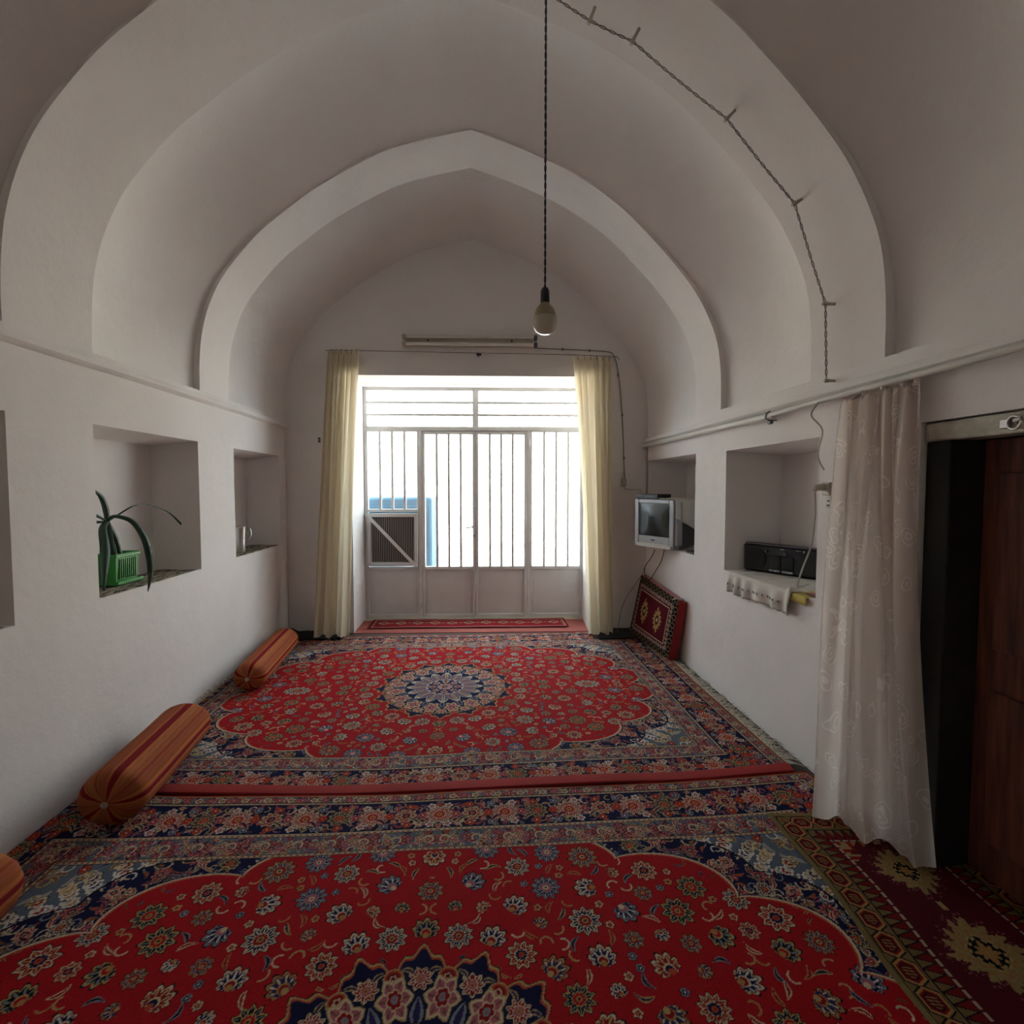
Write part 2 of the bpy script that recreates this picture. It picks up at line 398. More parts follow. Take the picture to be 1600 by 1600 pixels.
# ---------------------------------------------------------------- metal door with its glazed screen
D = empty('door_1', (0, YD, 0), -math.atan(SK), kind='structure')
def DB(): return MB()
def dpart(mb, name, m, parent=D, **k):
    o = link(name, mb.v, mb.f, m, None, local=True, **k); o.parent = parent; return o
X0, X1, Zt = -1.155, 1.112, 2.40
fr = DB()
fr.box((X0, -.02, 0), (X0+.028, .03, Zt), .004).box((X1-.028, -.02, 0), (X1, .03, Zt), .004)
fr.box((X0, -.02, Zt-.03), (X1, .03, Zt), .004).box((X0, -.022, 1.953), (X1, .03, 1.992), .004)
fr.box((-.032, -.02, 1.99), (.012, .03, Zt), .004)
fr.box((-.602, -.024, 0), (-.562, .03, 1.953), .004).box((.522, -.024, 0), (.562, .03, 1.953), .004)
fr.box((X0, -.02, -.01), (X1, .03, .022), .004).box((-.60, .0, 1.93), (.56, .028, 1.96))
dpart(fr, 'frame', WMETAL)
def bar(parent, a, b, y=-.012, r=.012):
    mb = MB()
    if a[0] == b[0]: mb.box((a[0]-r, y-r, a[1]), (a[0]+r, y+r, b[1]), .001)
    else: mb.box((a[0], y-r, a[1]-r), (b[0], y+r, a[1]+r), .001)
    dpart(mb, 'bar', WMETAL, parent)
def pane(parent, x0, x1, z0, z1):
    mb = MB(); mb.box((x0, .010, z0), (x1, .014, z1)); dpart(mb, 'pane', GLASS, parent, smooth=False)
for (xa, xb) in ((X0+.028, -.032), (.012, X1-.028)):               # transom lights
    mb = MB(); e = .008
    for q in (((xa, -.015, 1.992), (xb, .016, 1.992+e)), ((xa, -.015, Zt-.03-e), (xb, .016, Zt-.03)), ((xa, -.015, 1.992), (xa+e, .016, Zt-.03)), ((xb-e, -.015, 1.992), (xb, .016, Zt-.03))): mb.box(*q)
    t = dpart(mb, 'transom_light', WMETAL)
    pane(t, xa+e, xb-e, 1.992+e, Zt-.03-e)
    for z in (2.115, 2.24): bar(t, (xa, z), (xb, z))
def leaf(name, xa, xb, zsplit, ztop, zb=.02, fw=.028, yoff=-.01, nb=3):
    mb = MB()
    mb.box((xa, -.022, zb), (xa+fw, .02, ztop), .003).box((xb-fw, -.022, zb), (xb, .02, ztop), .003)
    mb.box((xa, -.022, ztop-fw), (xb, .02, ztop), .003).box((xa, -.022, zsplit-.016), (xb, .02, zsplit+.016), .003)
    mb.box((xa, -.022, zb), (xb, .02, zb+.03), .003)
    o = dpart(mb, name, WMETAL)
    p = MB(); p.box((xa+fw, .0, zb+.03), (xb-fw, .012, zsplit-.016)); p.box((xa+fw+.018, -.003, zb+.05), (xb-fw-.018, .0, zsplit-.036)); dpart(p, 'lower_panel', WMETAL, o, smooth=False)
    return o
L1 = leaf('door_leaf', -.560, -.014, .535, 1.945)
pane(L1, -.532, -.042, .551, 1.917)
for k in range(3): x = -.532+.49*(k+1)/4; bar(L1, (x, .551), (x, 1.917))
L2 = leaf('door_leaf', -.010, .520, .535, 1.945)
pane(L2, .018, .492, .551, 1.917)
for k in range(3): x = .018+.474*(k+1)/4; bar(L2, (x, .551), (x, 1.917))
S2 = leaf('side_panel', .562, X1-.028, .535, 1.955, fw=.012)
pane(S2, .574, X1-.04, .551, 1.943)
for k in range(3): x = .574+.5*(k+1)/4*1.0; bar(S2, (x, .551), (x, 1.943))
S1 = leaf('side_panel', X0+.028, -.602, .535, 1.955, fw=.012)
mb = MB(); mb.box((X0+.03, -.024, 1.118), (-.604, .02, 1.150), .003); dpart(mb, 'cross_rail', WMETAL, S1)
pane(S1, X0+.04, -.614, 1.15, 1.943)
for k in range(3): x = X0+.04+.5*(k+1)/4; bar(S1, (x, 1.15), (x, 1.943))
g = MB()                                                           # cooler grille
ga, gb, gz0, gz1 = X0+.032, -.608, .565, 1.108
for q in (((ga, -.05, gz0), (ga+.04, -.02, gz1)), ((gb-.035, -.05, gz0), (gb, -.02, gz1)), ((ga, -.05, gz1-.04), (gb, -.02, gz1)), ((ga, -.05, gz0), (gb, -.02, gz0+.035))): g.box(q[0], q[1], .004)
G = dpart(g, 'air_grille', WMETAL)
s = MB()
n = 24
for k in range(n):
    x = ga+.05+(gb-ga-.095)*k/(n-1); s.box((x-.0035, -.042, gz0+.035), (x+.0035, -.030, gz1-.04))
dpart(s, 'fin', mat('grille fins', (.40, .36, .32), .5), G, smooth=False)
s = MB(); s.box((ga+.02, -.012, gz0+.02), (gb-.02, .01, gz1-.02)); dpart(s, 'duct_backing', mat('dark duct interior', (.012, .01, .01), .9), G, smooth=False)
s = MB(); d = Vector((gb-.01-(ga-.015), 0, (gz0-.01)-(gz1))); Lg = d.length; an = math.atan2(d.z, d.x)
s.box((0, -.066, -.016), (Lg, -.052, .016), .003, Matrix.Translation((ga-.015, 0, gz1)) @ Matrix.Rotation(-an, 4, 'Y')); dpart(s, 'brace', WMETAL, G)
for zz in (.62, .93): pass
h = MB(); h.tube([(-.045, -.03, .965), (-.045, -.055, .965), (-.06, -.062, .963), (-.125, -.062, .955)], .008, 8)
h.lathe([(.0, 0), (.014, 0), (.014, .012), (0, .012)], M=Matrix.Translation((-.045, -.026, .965)) @ Matrix.Rotation(PI/2, 4, 'X'))
dpart(h, 'handle', STEEL, L1, label='steel lever handle')
h = MB(); h.lathe([(0, 0), (.008, 0), (.008, .01), (0, .01)], M=Matrix.Translation((-.03, -.024, .87)) @ Matrix.Rotation(PI/2, 4, 'X')); dpart(h, 'keyhole', BLACK, L1)
h = MB(); h.box((-.020, .018, .02), (.000, .026, 1.95)); dpart(h, 'cover_strip', WMETAL, L2)  # added behind the joint of the leaves to block light through the gap
h = MB(); h.box((-.028, -.034, .28), (.0, -.022, .49), .003).box((-.019, -.046, .42), (-.007, -.034, .47), .003); dpart(h, 'bolt', WMETAL, L2)
h = MB(); h.tube([(-.06, -.03, 1.17), (-.03, -.045, 1.165), (.0, -.04, 1.14)], .0045, 6); dpart(h, 'latch', STEEL, L2)
for (x, o_) in ((-.58, L1), (.54, L2)):
    for z in (.10, 1.80):
        h = MB(); h.tube([(x, -.032, z), (x, -.032, z+.07)], .010, 8); dpart(h, 'hinge', WMETAL, o_)
# threshold and felt in the recess
mb = MB(); mb.add([W(-1.155, YB-.02, .006), W(1.09, YB-.02, .006), W(1.09, YD-.05, .006), W(-1.155, YD-.05, .006)]+[W(-1.155, YB-.02, -.05), W(1.09, YB-.02, -.05), W(1.09, YD-.05, -.05), W(-1.155, YD-.05, -.05)], [(0, 1, 2, 3), (4, 7, 6, 5), (0, 4, 5, 1), (3, 2, 6, 7), (0, 3, 7, 4), (1, 5, 6, 2)])
o = mb.build('floor_felt', FELT, smooth=False); tag(o, 'plain rose red felt covering the floor of the doorway recess', 'carpet')
mb = MB(); P = [W(-1.155, YD-.1, .006), W(1.11, YD-.1, .006), W(1.11, YD+.16, .006), W(-1.155, YD+.16, .006)]
mb.add(P+[(p[0], p[1], -.12) for p in P], [(0, 1, 2, 3), (0, 4, 5, 1), (2, 6, 7, 3)]); mb.v = [(v[0], v[1], v[2]+.004) if v[2] > 0 else v for v in mb.v]
mb.build('trim_3', CREAMP, smooth=False, kind='structure')

# ---------------------------------------------------------------- wooden door in the right wall
DW = empty('door_2', (XR+.16, 1.25, 0), kind='structure')
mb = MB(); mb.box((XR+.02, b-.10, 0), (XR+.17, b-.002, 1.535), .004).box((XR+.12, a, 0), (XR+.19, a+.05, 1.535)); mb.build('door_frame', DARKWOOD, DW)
mb = MB(); mb.box((XR+.01, a+.002, 1.535), (XR+.12, b-.002, 1.60), .006)
mb.build('lintel', mat('chalky white lintel', (.52, .47, .38), .8, var=.25, vs_=20, bump=.4), DW, label='flaking white painted lintel')
mb = MB(); mb.box((XR+.145, 1.20, .02), (XR+.185, b-.10, 1.535), .003).box((XR+.135, 1.24, .15), (XR+.145, b-.16, .68), .006).box((XR+.135, 1.24, .82), (XR+.145, b-.16, 1.42), .006)
l1 = mb.build('door_leaf', WOOD, DW)
mb = MB(); mb.box((XR+.145, a+.05, .02), (XR+.185, 1.19, 1.535), .003).box((XR+.135, a+.1, .15), (XR+.145, 1.15, .68), .006).box((XR+.135, a+.1, .82), (XR+.145, 1.15, 1.42), .006)
l2 = mb.build('door_leaf', WOOD, DW)
mb = MB(); mb.tube([(XR+.145, 1.22, .98), (XR+.11, 1.22, .985), (XR+.11, 1.22, .88), (XR+.145, 1.22, .875)], .007, 8); mb.build('pull', STEEL, l1)
mb = MB()
for k in range(10):
    t = 2*PI*k/10
mb.tube([(XR-.002, 1.44+.02*math.cos(t*2*PI/12), 1.565+.02*math.sin(t*2*PI/12)) for t in range(13)], .004, 6)
mb.tube([(XR+.01, 1.44, 1.565), (XR-.012, 1.43, 1.57), (XR-.012, 1.41, 1.575)], .006, 6).box((XR-.002, 1.455, 1.55), (XR+.01, 1.485, 1.58), .003)
mb.build('hasp', STEEL, DW, label='old metal hasp')

# ---------------------------------------------------------------- carpets: knotted patterns computed per vertex
def C3(h): 
    c = [int(h[i:i+2], 16)/255 for i in (0, 2, 4)]; return np.array([(x/12.92 if x < .04045 else ((x+.055)/1.055)**2.4) for x in c], np.float32)
RED = C3('a6141b'); RED2 = C3('8c1216'); NAVY = C3('14143a'); NAVY2 = C3('2a2352'); CRM = C3('cbb292'); WHT = C3('cfc4ba'); GRB = C3('5d6672'); GRB2 = C3('7b7f88')
GOLD = C3('a87a45'); OLV = C3('6a5432'); DRK = C3('120d14'); PNK = C3('a85a62'); ORG = C3('b0452a'); BRN = C3('6e4a3c'); BURG = C3('54101a'); TAN = C3('b0935e')
class Canvas:
    def __init__(s, xs, ys, base): s.x = xs; s.y = ys; s.im = np.zeros((len(ys), len(xs), 3), np.float32); s.im[:] = base
    def win(s, cx, cy, R, sym=True):
        X = np.abs(s.x) if sym else s.x; Y = np.abs(s.y) if sym else s.y
        ix = np.nonzero(np.abs(X-cx) < R)[0]; iy = np.nonzero(np.abs(Y-cy) < R)[0]
        if len(ix) == 0 or len(iy) == 0: return None
        return np.ix_(iy, ix), X[ix][None, :]-cx, Y[iy][:, None]-cy
    def paint(s, ij, m, col):
        sub = s.im[ij]; sub[m] = col; s.im[ij] = sub
    def palmette(s, cx, cy, r, ang=0, n=10, cols=(CRM, NAVY, WHT, RED2, GOLD), sym=True, el=1.0, halo=DRK):
        w = s.win(cx, cy, r*1.35*max(1, el), sym)
        if w is None: return
        ij, p, q = w; c, d = math.cos(ang), math.sin(ang); a = (p*c+q*d)/el; b = -p*d+q*c
        rr = np.hypot(a, b)/r; th = np.arctan2(b, a)
        pet = 1-2*np.abs(np.mod(n*th/(2*PI), 1)-.5); R = .70+.34*pet; R_ = .86+.16*pet
        s.paint(ij, rr < R*1.09, halo); s.paint(ij, rr < R, cols[0]); s.paint(ij, rr < R-.13, cols[1])
        s.paint(ij, (rr < R-.13) & (rr > .40) & (pet < .12), cols[0]); s.paint(ij, (rr < R-.2) & (rr > .48) & (pet > .86), cols[2])
        R2 = .38+.12*np.abs(np.cos(n*th/2+PI/4)); s.paint(ij, rr < R2, cols[0]); s.paint(ij, rr < R2*.84, cols[3]); s.paint(ij, rr < .2, cols[4]); s.paint(ij, rr < .08, cols[1])
    def fan(s, cx, cy, r, ang, cols=(CRM, NAVY, WHT, RED2, GOLD), sym=True):
        w = s.win(cx, cy, r*1.5, sym)
        if w is None: return
        ij, p, q = w; c, d = math.cos(ang), math.sin(ang); a = (p*c+q*d)+r*.35; b = -p*d+q*c
        rr = np.hypot(a, b*1.05)/r/1.25; th = np.arctan2(b, a); env = np.clip(np.cos(th*.62), 0, 1)
        pet = np.abs(np.cos(6*th)); R = env*(.72+.28*pet)
        s.paint(ij, rr < R*1.1, DRK); s.paint(ij, rr < R, cols[0]); s.paint(ij, rr < R*.85, cols[1]); s.paint(ij, (rr < R*.8) & (pet > .9) & (rr > .4), cols[2])
        s.paint(ij, rr < .42*env, cols[0]); s.paint(ij, rr < .33*env, cols[3]); s.paint(ij, rr < .16, cols[4])
    def rosette(s, cx, cy, r, n=6, cols=(WHT, PNK, GOLD), sym=True):
        w = s.win(cx, cy, r*1.3, sym)
        if w is None: return
        ij, p, q = w; rr = np.hypot(p, q)/r; th = np.arctan2(q, p); R = .62+.38*np.abs(np.cos(n*th/2))
        s.paint(ij, rr < R*1.12, DRK); s.paint(ij, rr < R, cols[0]); s.paint(ij, rr < R*.62, cols[1]); s.paint(ij, rr < .22, cols[2])
    def leaf(s, cx, cy, l, ang, w_=.22, bend=.5, cols=(CRM, NAVY), sym=True):
        w = s.win(cx, cy, l*.75, sym)
        if w is None: return
        ij, p, q = w; c, d = math.cos(ang), math.sin(ang); a = (p*c+q*d)/l; b = (-p*d+q*c)/l
        t = a+.5; bb = b-bend*(a*a-.12); wd = w_*np.sin(PI*np.clip(t, 0, 1))**.8*(1-.5*t)
        inside = (t > 0) & (t < 1)
        s.paint(ij, inside & (np.abs(bb) < wd+.02), cols[0]); s.paint(ij, inside & (np.abs(bb) < wd*.55), cols[1])
    def curl(s, cx, cy, r, ang, th0, th1, wd=.0035, col=CRM, sym=True):
        w = s.win(cx, cy, r*1.2, sym)
        if w is None: return
        ij, p, q = w; rr = np.hypot(p, q); th = np.mod(np.arctan2(q, p)-ang, 2*PI)
        Rt = r*(1-.5*th/(2*PI)); s.paint(ij, (np.abs(rr-Rt) < wd) & (th > th0) & (th < th1), col)
def kashan(xs, ys, U, V_, seed=3):
    """medallion carpet, centre at 0,0"""
    cv = Canvas(xs, ys, RED); rnd = random.Random(seed)
    X = np.abs(xs)[None, :]; Y = np.abs(ys)[:, None]; de = np.minimum(U-X, V_-Y)
    a_, b_ = 1.34, .925; fx, fy = U-.37, V_-.37
    ph = np.arctan2(Y/b_, X/a_); p_ = 2.25
    def lev(off=0., k=9, amp=.035): return ((X/(a_+off))**p_+(Y/(b_+off))**p_)**(1/p_) - 1 - amp*(np.abs(np.sin(k*ph))**.7-.5)
    g = lev(0, 9, .085)
    # field flowers by dart throwing
    pts = []
    def place(n, r, sep, fn, tries=4000):
        c = 0
        for _ in range(tries):
            if c >= n: break
            x, y = rnd.uniform(0.0, 1.33), rnd.uniform(0.0, .88)
            if rnd.random() < .06: x = 0.0
            if (x/1.30)**p_+(y/.88)**p_ > 1 or math.hypot(x, y) < .47: continue
            if 0 < x < r or (0 < y < r): continue
            if all(math.hypot(x-q[0], y-q[1]) > (r+q[2])*sep for q in pts): pts.append((x, y, r)); fn(x, y, r); c += 1
    sets = [(CRM, NAVY, WHT, RED2, GOLD), (TAN, DRK, GRB2, RED, GOLD), (CRM, RED2, TAN, NAVY, ORG), (GOLD, NAVY2, CRM, RED2, TAN), (GRB2, NAVY, WHT, PNK, CRM)]
    for k in range(16):
        t = 2*PI*(k+.5)/16
        if 0 <= t <= PI/2: pts.append((.515*math.cos(t), .515*math.sin(t), .045)); cv.palmette(*pts[-1][:2], .045, t, 10, sets[k % 3])
    for k in range(5):
        t = 2*PI*k/16; x, y = .53*math.cos(t), .53*math.sin(t); pts.append((x, y, .055)); cv.fan(x, y, .05, t, sets[(k+1) % 4])
    pts.append((.98, 0, .09)); cv.palmette(.98, 0, .065, 0, 12, sets[0], el=1.4); pts.append((.80, 0, .05)); cv.palmette(.80, 0, .04, 0, 8, sets[2])
    place(34, .050, 1.2, lambda x, y, r: cv.palmette(x, y, r*rnd.uniform(.85, 1.1), rnd.uniform(0, 6), rnd.choice((9, 10, 11)), rnd.choice(sets)) if rnd.random() < .6 else cv.fan(x, y, r, rnd.uniform(0, 6), rnd.choice(sets)))
    place(45, .032, 1.22, lambda x, y, r: cv.palmette(x, y, r, rnd.uniform(0, 6), 8, rnd.choice(sets)) if rnd.random() < .5 else cv.fan(x, y, r*.9, rnd.uniform(0, 6), rnd.choice(sets)))
    def sm(x, y, r):
        k = rnd.random()
        if k < .5: cv.leaf(x, y, .055, rnd.uniform(0, 6), .16, rnd.choice((-1, 1))*rnd.uniform(.4, 1.1), rnd.choice(((CRM, RED2), (TAN, NAVY), (GRB2, DRK), (GOLD, RED2))))
        elif k < .7: cv.rosette(x, y, .014, 5, rnd.choice(((CRM, RED2, GOLD), (GRB2, NAVY, WHT), (TAN, ORG, DRK))))
        else: cv.curl(x, y, .022, rnd.uniform(0, 6), .2, rnd.uniform(2.5, 4), .0028, rnd.choice((CRM, TAN, GOLD)))
    place(330, .016, 1.12, sm, 20000)
    for _ in range(700):
        x, y = rnd.uniform(0, 1.33), rnd.uniform(0, .9)
        if all(math.hypot(x-q[0], y-q[1]) > q[2]*1.15+.016 for q in pts): pts.append((x, y, .008)); cv.leaf(x, y, .030, rnd.uniform(0, 6), .18, rnd.uniform(-1, 1), rnd.choice(((TAN, RED2), (GOLD, NAVY), (GRB, DRK), (OLV, RED2))))
    im = cv.im
    # medallion
    R = np.hypot(xs[None, :], ys[:, None]); T = np.arctan2(ys[:, None], xs[None, :])
    lob = np.abs(np.cos(8*T)); Rm = .392+.07*lob**1.1+.014*np.cos(48*T)*lob
    im[R < Rm+.010] = DRK; im[R < Rm+.007] = TAN; im[R < Rm-.001] = ORG; im[R < Rm-.008] = NAVY
    for k in range(16):
        t = 2*PI*(k+.5)/16; x, y = .385*math.cos(t), .385*math.sin(t)
        for rr_, cc in ((.029, TAN), (.025, ORG), (.020, RED2)):
            w = cv.win(x, y, .04, False); cv.paint(w[0], np.hypot(w[1], w[2]) < rr_, cc)
        cv.rosette(x, y, .012, 5, (CRM, RED2, NAVY), sym=False)
    for k in range(16):
        t = 2*PI*k/16; cv.palmette(.375*math.cos(t), .375*math.sin(t), .036, t, 8, (CRM, RED2, WHT, PNK, GOLD), sym=False)
        t = 2*PI*(k+.5)/16; cv.palmette(.325*math.cos(t), .325*math.sin(t), .047, t, 6, (CRM, PNK, BRN, RED2, GRB2), sym=False, el=1.35, halo=TAN)
        t = 2*PI*(k+.25)/16; cv.leaf(.40*math.cos(t), .40*math.sin(t), .045, t+1.2, .2, .8, (TAN, NAVY2), sym=False); t = 2*PI*(k+.75)/16; cv.leaf(.40*math.cos(t), .40*math.sin(t), .045, t-1.2, .2, -.8, (TAN, NAVY2), sym=False)
        t = 2*PI*k/16; cv.leaf(.285*math.cos(t), .285*math.sin(t), .08, t, .26, 0, (GRB2, NAVY2), sym=False)
    ray = np.abs(np.cos(8*T)); Rr = .195+.06*ray**1.4
    im[R < Rr+.005] = DRK; im[R < Rr] = WHT; im[R < Rr-.010] = GRB
    im[(R < Rr-.014) & (R > .12) & (np.abs(np.sin(8*T)) < .38)] = CRM; im[(R < Rr-.03) & (R > .12) & (np.abs(np.sin(8*T)) < .17)] = RED2
    im[(R < .20) & (np.abs(np.cos(8*T)) < .3)] = PNK
    im[R < .125] = WHT; im[R < .118+.006*np.cos(16*T)] = NAVY2
    for k in range(8): t = 2*PI*k/8; cv.palmette(.085*math.cos(t), .085*math.sin(t), .026, t, 6, (CRM, RED2, WHT, NAVY, GOLD), sym=False)
    cv.palmette(0, 0, .055, 0, 10, (WHT, RED, CRM, NAVY, GOLD), sym=False)
    # spandrels
    sp = (de > .36)
    m = sp & (g > -.006); im[m] = ORG; m = sp & (g > 0); im[m] = CRM; m = sp & (g > .008); im[m] = NAVY
    g2 = lev(.135, 13, .05)
    cvs = Canvas(xs, ys, NAVY); rnd2 = random.Random(8)
    def ring(off, n, fn, j=.0):
        for k in range(n):
            t = (k+.5)/n*PI/2; c, s_ = math.cos(t), math.sin(t); q = (abs(c)**p_+abs(s_)**p_)**(-1/p_)
            fn((a_+off)*c*q+rnd2.uniform(-j, j), (b_+off)*s_*q+rnd2.uniform(-j, j), t, k)
    for _ in range(1500):
        x, y = rnd2.uniform(0, 1.4), rnd2.uniform(0, .92); k = rnd2.random()
        if k < .55: cvs.leaf(x, y, .04, rnd2.uniform(0, 6), .2, rnd2.uniform(-1, 1), rnd2.choice(((CRM, RED2), (NAVY2, NAVY2), (TAN, NAVY2), (PNK, NAVY), (GRB, NAVY2), (OLV, ORG))))
        elif k < .75: cvs.rosette(x, y, .014, 5, rnd2.choice(((PNK, RED2, CRM), (CRM, NAVY2, ORG), (GRB2, NAVY, WHT))))
        else: cvs.curl(x, y, .018, rnd2.uniform(0, 6), .2, 4, .0024, rnd2.choice((TAN, CRM, GRB2)))
    ring(.045, 13, lambda x, y, t, k: cvs.palmette(x, y, .034, t, 8, sets[(k*2) % 5]), .004)
    ring(.10, 17, lambda x, y, t, k: cvs.palmette(x, y, .03, t, 8, ((CRM, RED, WHT, NAVY, GOLD), (PNK, RED2, CRM, NAVY, TAN))[k % 2]), .006)
    ring(.075, 30, lambda x, y, t, k: cvs.leaf(x, y, .05, t+1.2+k, .16, .8, ((CRM, RED2), (TAN, NAVY2), (PNK, DRK))[k % 3]), .012)
    ring(.15, 22, lambda x, y, t, k: cvs.curl(x, y, .024, t+k, .2, 4.5, .003, (CRM, WHT)[k % 2]), .01)
    ring(.02, 24, lambda x, y, t, k: cvs.curl(x, y, .018, t+k*2, .2, 4.0, .0026, (CRM, TAN)[k % 2]), .008)
    m = sp & (g > .012); im[m] = cvs.im[m]
    lace = Canvas(xs, ys, GRB); 
    for off, c0 in ((.150, WHT), (.185, WHT*1.05), (.225, CRM)):
        ring(off, 30, lambda x, y, t, k: (lace.rosette(x, y, .027, 6, (c0, (RED2, GOLD, NAVY2)[k % 3], CRM)), lace.curl(x+.02, y+.008, .022, t+k, .1, 5, .0042, c0)), .008)
    for _ in range(380):
        x, y = rnd2.uniform(.5, 1.4), rnd2.uniform(.3, .9)
        if ((x/(a_+.24))**p_+(y/(b_+.24))**p_) < 1: continue
        k = rnd2.random()
        if k < .35: lace.rosette(x, y, .02, 6, rnd2.choice(((ORG, RED2, CRM), (TAN, BRN, WHT), (PNK, NAVY2, CRM))))
        elif k < .8: lace.leaf(x, y, .05, rnd2.uniform(0, 6), .2, .8, rnd2.choice(((TAN, BRN), (CRM, GRB2), (GRB2, NAVY2))))
        else: lace.curl(x, y, .022, rnd2.uniform(0, 6), .1, 4.5, .003, rnd2.choice((CRM, TAN, WHT)))
    m = sp & (g2 > 0); im[m] = DRK; m = sp & (g2 > .006); im[m] = lace.im[m]
    # borders
    bd = Canvas(xs, ys, NAVY); bi = bd.im
    gd = Canvas(xs, ys, GRB)
    for cvx, lo_, hi_, dn in ((bd, .08, .24, 900), (gd, .27, .355, 900), (gd, .018, .058, 700)):
        for _ in range(dn):
            if rnd.random() < .6: x, y = rnd.uniform(0, U-lo_), V_-rnd.uniform(lo_, hi_)
            else: x, y = U-rnd.uniform(lo_, hi_), rnd.uniform(0, V_-lo_)
            k = rnd.random()
            if k < .6: cvx.leaf(x, y, .036, rnd.uniform(0, 6), .19, rnd.uniform(-1, 1), rnd.choice(((CRM, RED2), (NAVY2, PNK), (TAN, NAVY2), (PNK, RED2), (BRN, NAVY))))
            elif k < .8: cvx.rosette(x, y, .012, 5, rnd.choice(((PNK, RED2, CRM), (ORG, RED2, GOLD), (GRB2, NAVY, WHT))))
            else: cvx.curl(x, y, .017, rnd.uniform(0, 6), .2, 4, .0022, rnd.choice((TAN, CRM, PNK)))
    def along(c, dist, step, fn):
        n = int((U-dist)*2/step); 
        for k in range(n//2+1):
            x = (k+.0)*(U-dist)/(n/2+.0001); 
            if x < U-dist+.001: fn(c, x, V_-dist, k, 0)
        n2 = int((V_-dist)*2/step)
        for k in range(n2//2+1):
            y = k*(V_-dist)/(n2/2+.0001)
            if y < V_-dist-step*.5: fn(c, U-dist, y, k, 1)
    along(bd, .163, .135, lambda c, x, y, k, o: c.palmette(x, y, .060 if k % 2 == 0 else .046, 0, 12 if k % 2 == 0 else 9, sets[(0, 2, 4, 1)[k % 4]] if k % 2 else (CRM, RED2, WHT, RED, GOLD)))
    for off in (.105, .222):
        along(bd, off, .09, lambda c, x, y, k, o: c.rosette(x+(.035 if not o else 0), y+(.035 if o else 0), .019, 5, ((WHT, PNK, GOLD), (ORG, RED2, CRM), (GRB2, NAVY2, WHT))[k % 3]))
    along(bd, .163, .0675, lambda c, x, y, k, o: c.leaf(x+(.034 if not o else .03*(-1)**k), y+(.034 if o else .03*(-1)**k), .07, (.6 if k % 2 else -.6)+(PI/2 if o else 0), .14, .7*(-1)**k, ((CRM, RED2), (TAN, NAVY2), (ORG, RED2), (PNK, DRK))[k % 4]) if k % 2 else None)
    along(bd, .163, .0675, lambda c, x, y, k, o: c.rosette(x, y, .022, 6, ((PNK, RED2, CRM), (ORG, RED, GOLD))[k % 4 // 2]) if k % 2 else None)
    along(gd, .312, .062, lambda c, x, y, k, o: c.palmette(x, y, .026, 0, 6, ((PNK, RED2, CRM, NAVY, GOLD), (CRM, BRN, TAN, RED2, WHT))[k % 2]))
    along(gd, .312, .062, lambda c, x, y, k, o: c.curl(x+(.03 if not o else 0), y+(.03 if o else 0), .022, k*PI, .2, 4, .003, (CRM, PNK)[k % 2]))
    along(gd, .04, .05, lambda c, x, y, k, o: c.rosette(x, y, .018, 5, ((PNK, RED2, CRM), (CRM, BRN, TAN))[k % 2]))
    m = (de <= .25) & (de > .07); im[m] = bi[m]
    for lo, hi in ((.262, .362), (.012, .062)): m = (de <= hi) & (de > lo); im[m] = gd.im[m]
    al = np.where((U-X) < (V_-Y), Y, X)
    for lo, hi in ((.250, .262), (.358, .370), (.060, .070)):
        m = (de > lo) & (de <= hi); im[m] = CRM*.8
        im[m & (np.mod(al, .022) < .010) & (de > lo+.003) & (de < hi-.003)] = RED2
        im[(de > lo-.0035) & (de <= lo)] = DRK; im[(de > hi) & (de <= hi+.003)] = DRK
    im[de < .012] = RED2; im[(de >= .010) & (de < .015)] = GOLD
    return im
def grid_mesh(xs, ys, im, place, keep=None):
    nx, ny = len(xs), len(ys)
    Xg, Yg = np.meshgrid(xs, ys); P = place(Xg, Yg).reshape(-1, 3)
    i = np.arange(nx-1)[None, :]; j = np.arange(ny-1)[:, None]; a = (j*nx+i).ravel()
    F = np.stack([a, a+1, a+nx+1, a+nx], 1)
    if keep is not None: F = F[keep(Xg, Yg)[:-1, :-1].ravel()]
    return P, F, im.reshape(-1, 3)
def wear(im, seed, amt=.10):
    r = np.random.RandomState(seed); n = r.normal(0, 1, im.shape[:2])
    return np.clip(im*.84*(1+amt*n[..., None]), 0, 1).astype(np.float32)
def edge_bend(x):
    return .085*np.clip((-x-.75)/.8, 0, 1)**1.5 + .03*np.clip((x-.9)/.6, 0, 1) + .006*np.sin(x*5)
def zwave(X, Y): return .0022*np.sin(X*3.1+Y*2.3)+.0018*np.sin(X*7.3-Y*4.1)+.002
def skirt(xs_line, z0):
    pass
# far carpet (front edge folded under)
FC = (-.22, 3.45); U, V_ = 1.74, 1.25
xs = np.arange(-1.755-FC[0], U, .0034); ys = np.concatenate([np.arange(-1.25+.115, V_, .0036)])
im = wear(kashan(xs, ys, U, V_), 1)
def far_place(X, Y):
    x = X+FC[0]; t = np.clip((-Y-.6)/.5, 0, 1); y = Y+FC[1]+edge_bend(x)*t-SK*x*np.clip((Y-.3)/1, 0, 1)*.0
    z = .012+zwave(x, y)*1.2; return np.stack([x, y, z], -1)
P, F, c = grid_mesh(xs, ys, im, far_place)
far = link('persian_carpet', P, F, RUG, cols=c, angle=180, label='red medallion carpet lying before the glazed metal door', cat='carpet')
mb = MB()                                                          # folded front edge
line = [(x+FC[0], 0) for x in np.linspace(xs[0], U-.0, 90)]
fp = [(x, FC[1]-1.25+.115-.012+float(edge_bend(np.array(x))), .011+float(zwave(x, 2.3))) for x, _ in line]
V0 = []
for (x, y, z) in fp: V0 += [(x, y+.020, z+.004), (x, y-.010, z+.004), (x, y-.034, z-.001), (x, y-.037, z-.009)]
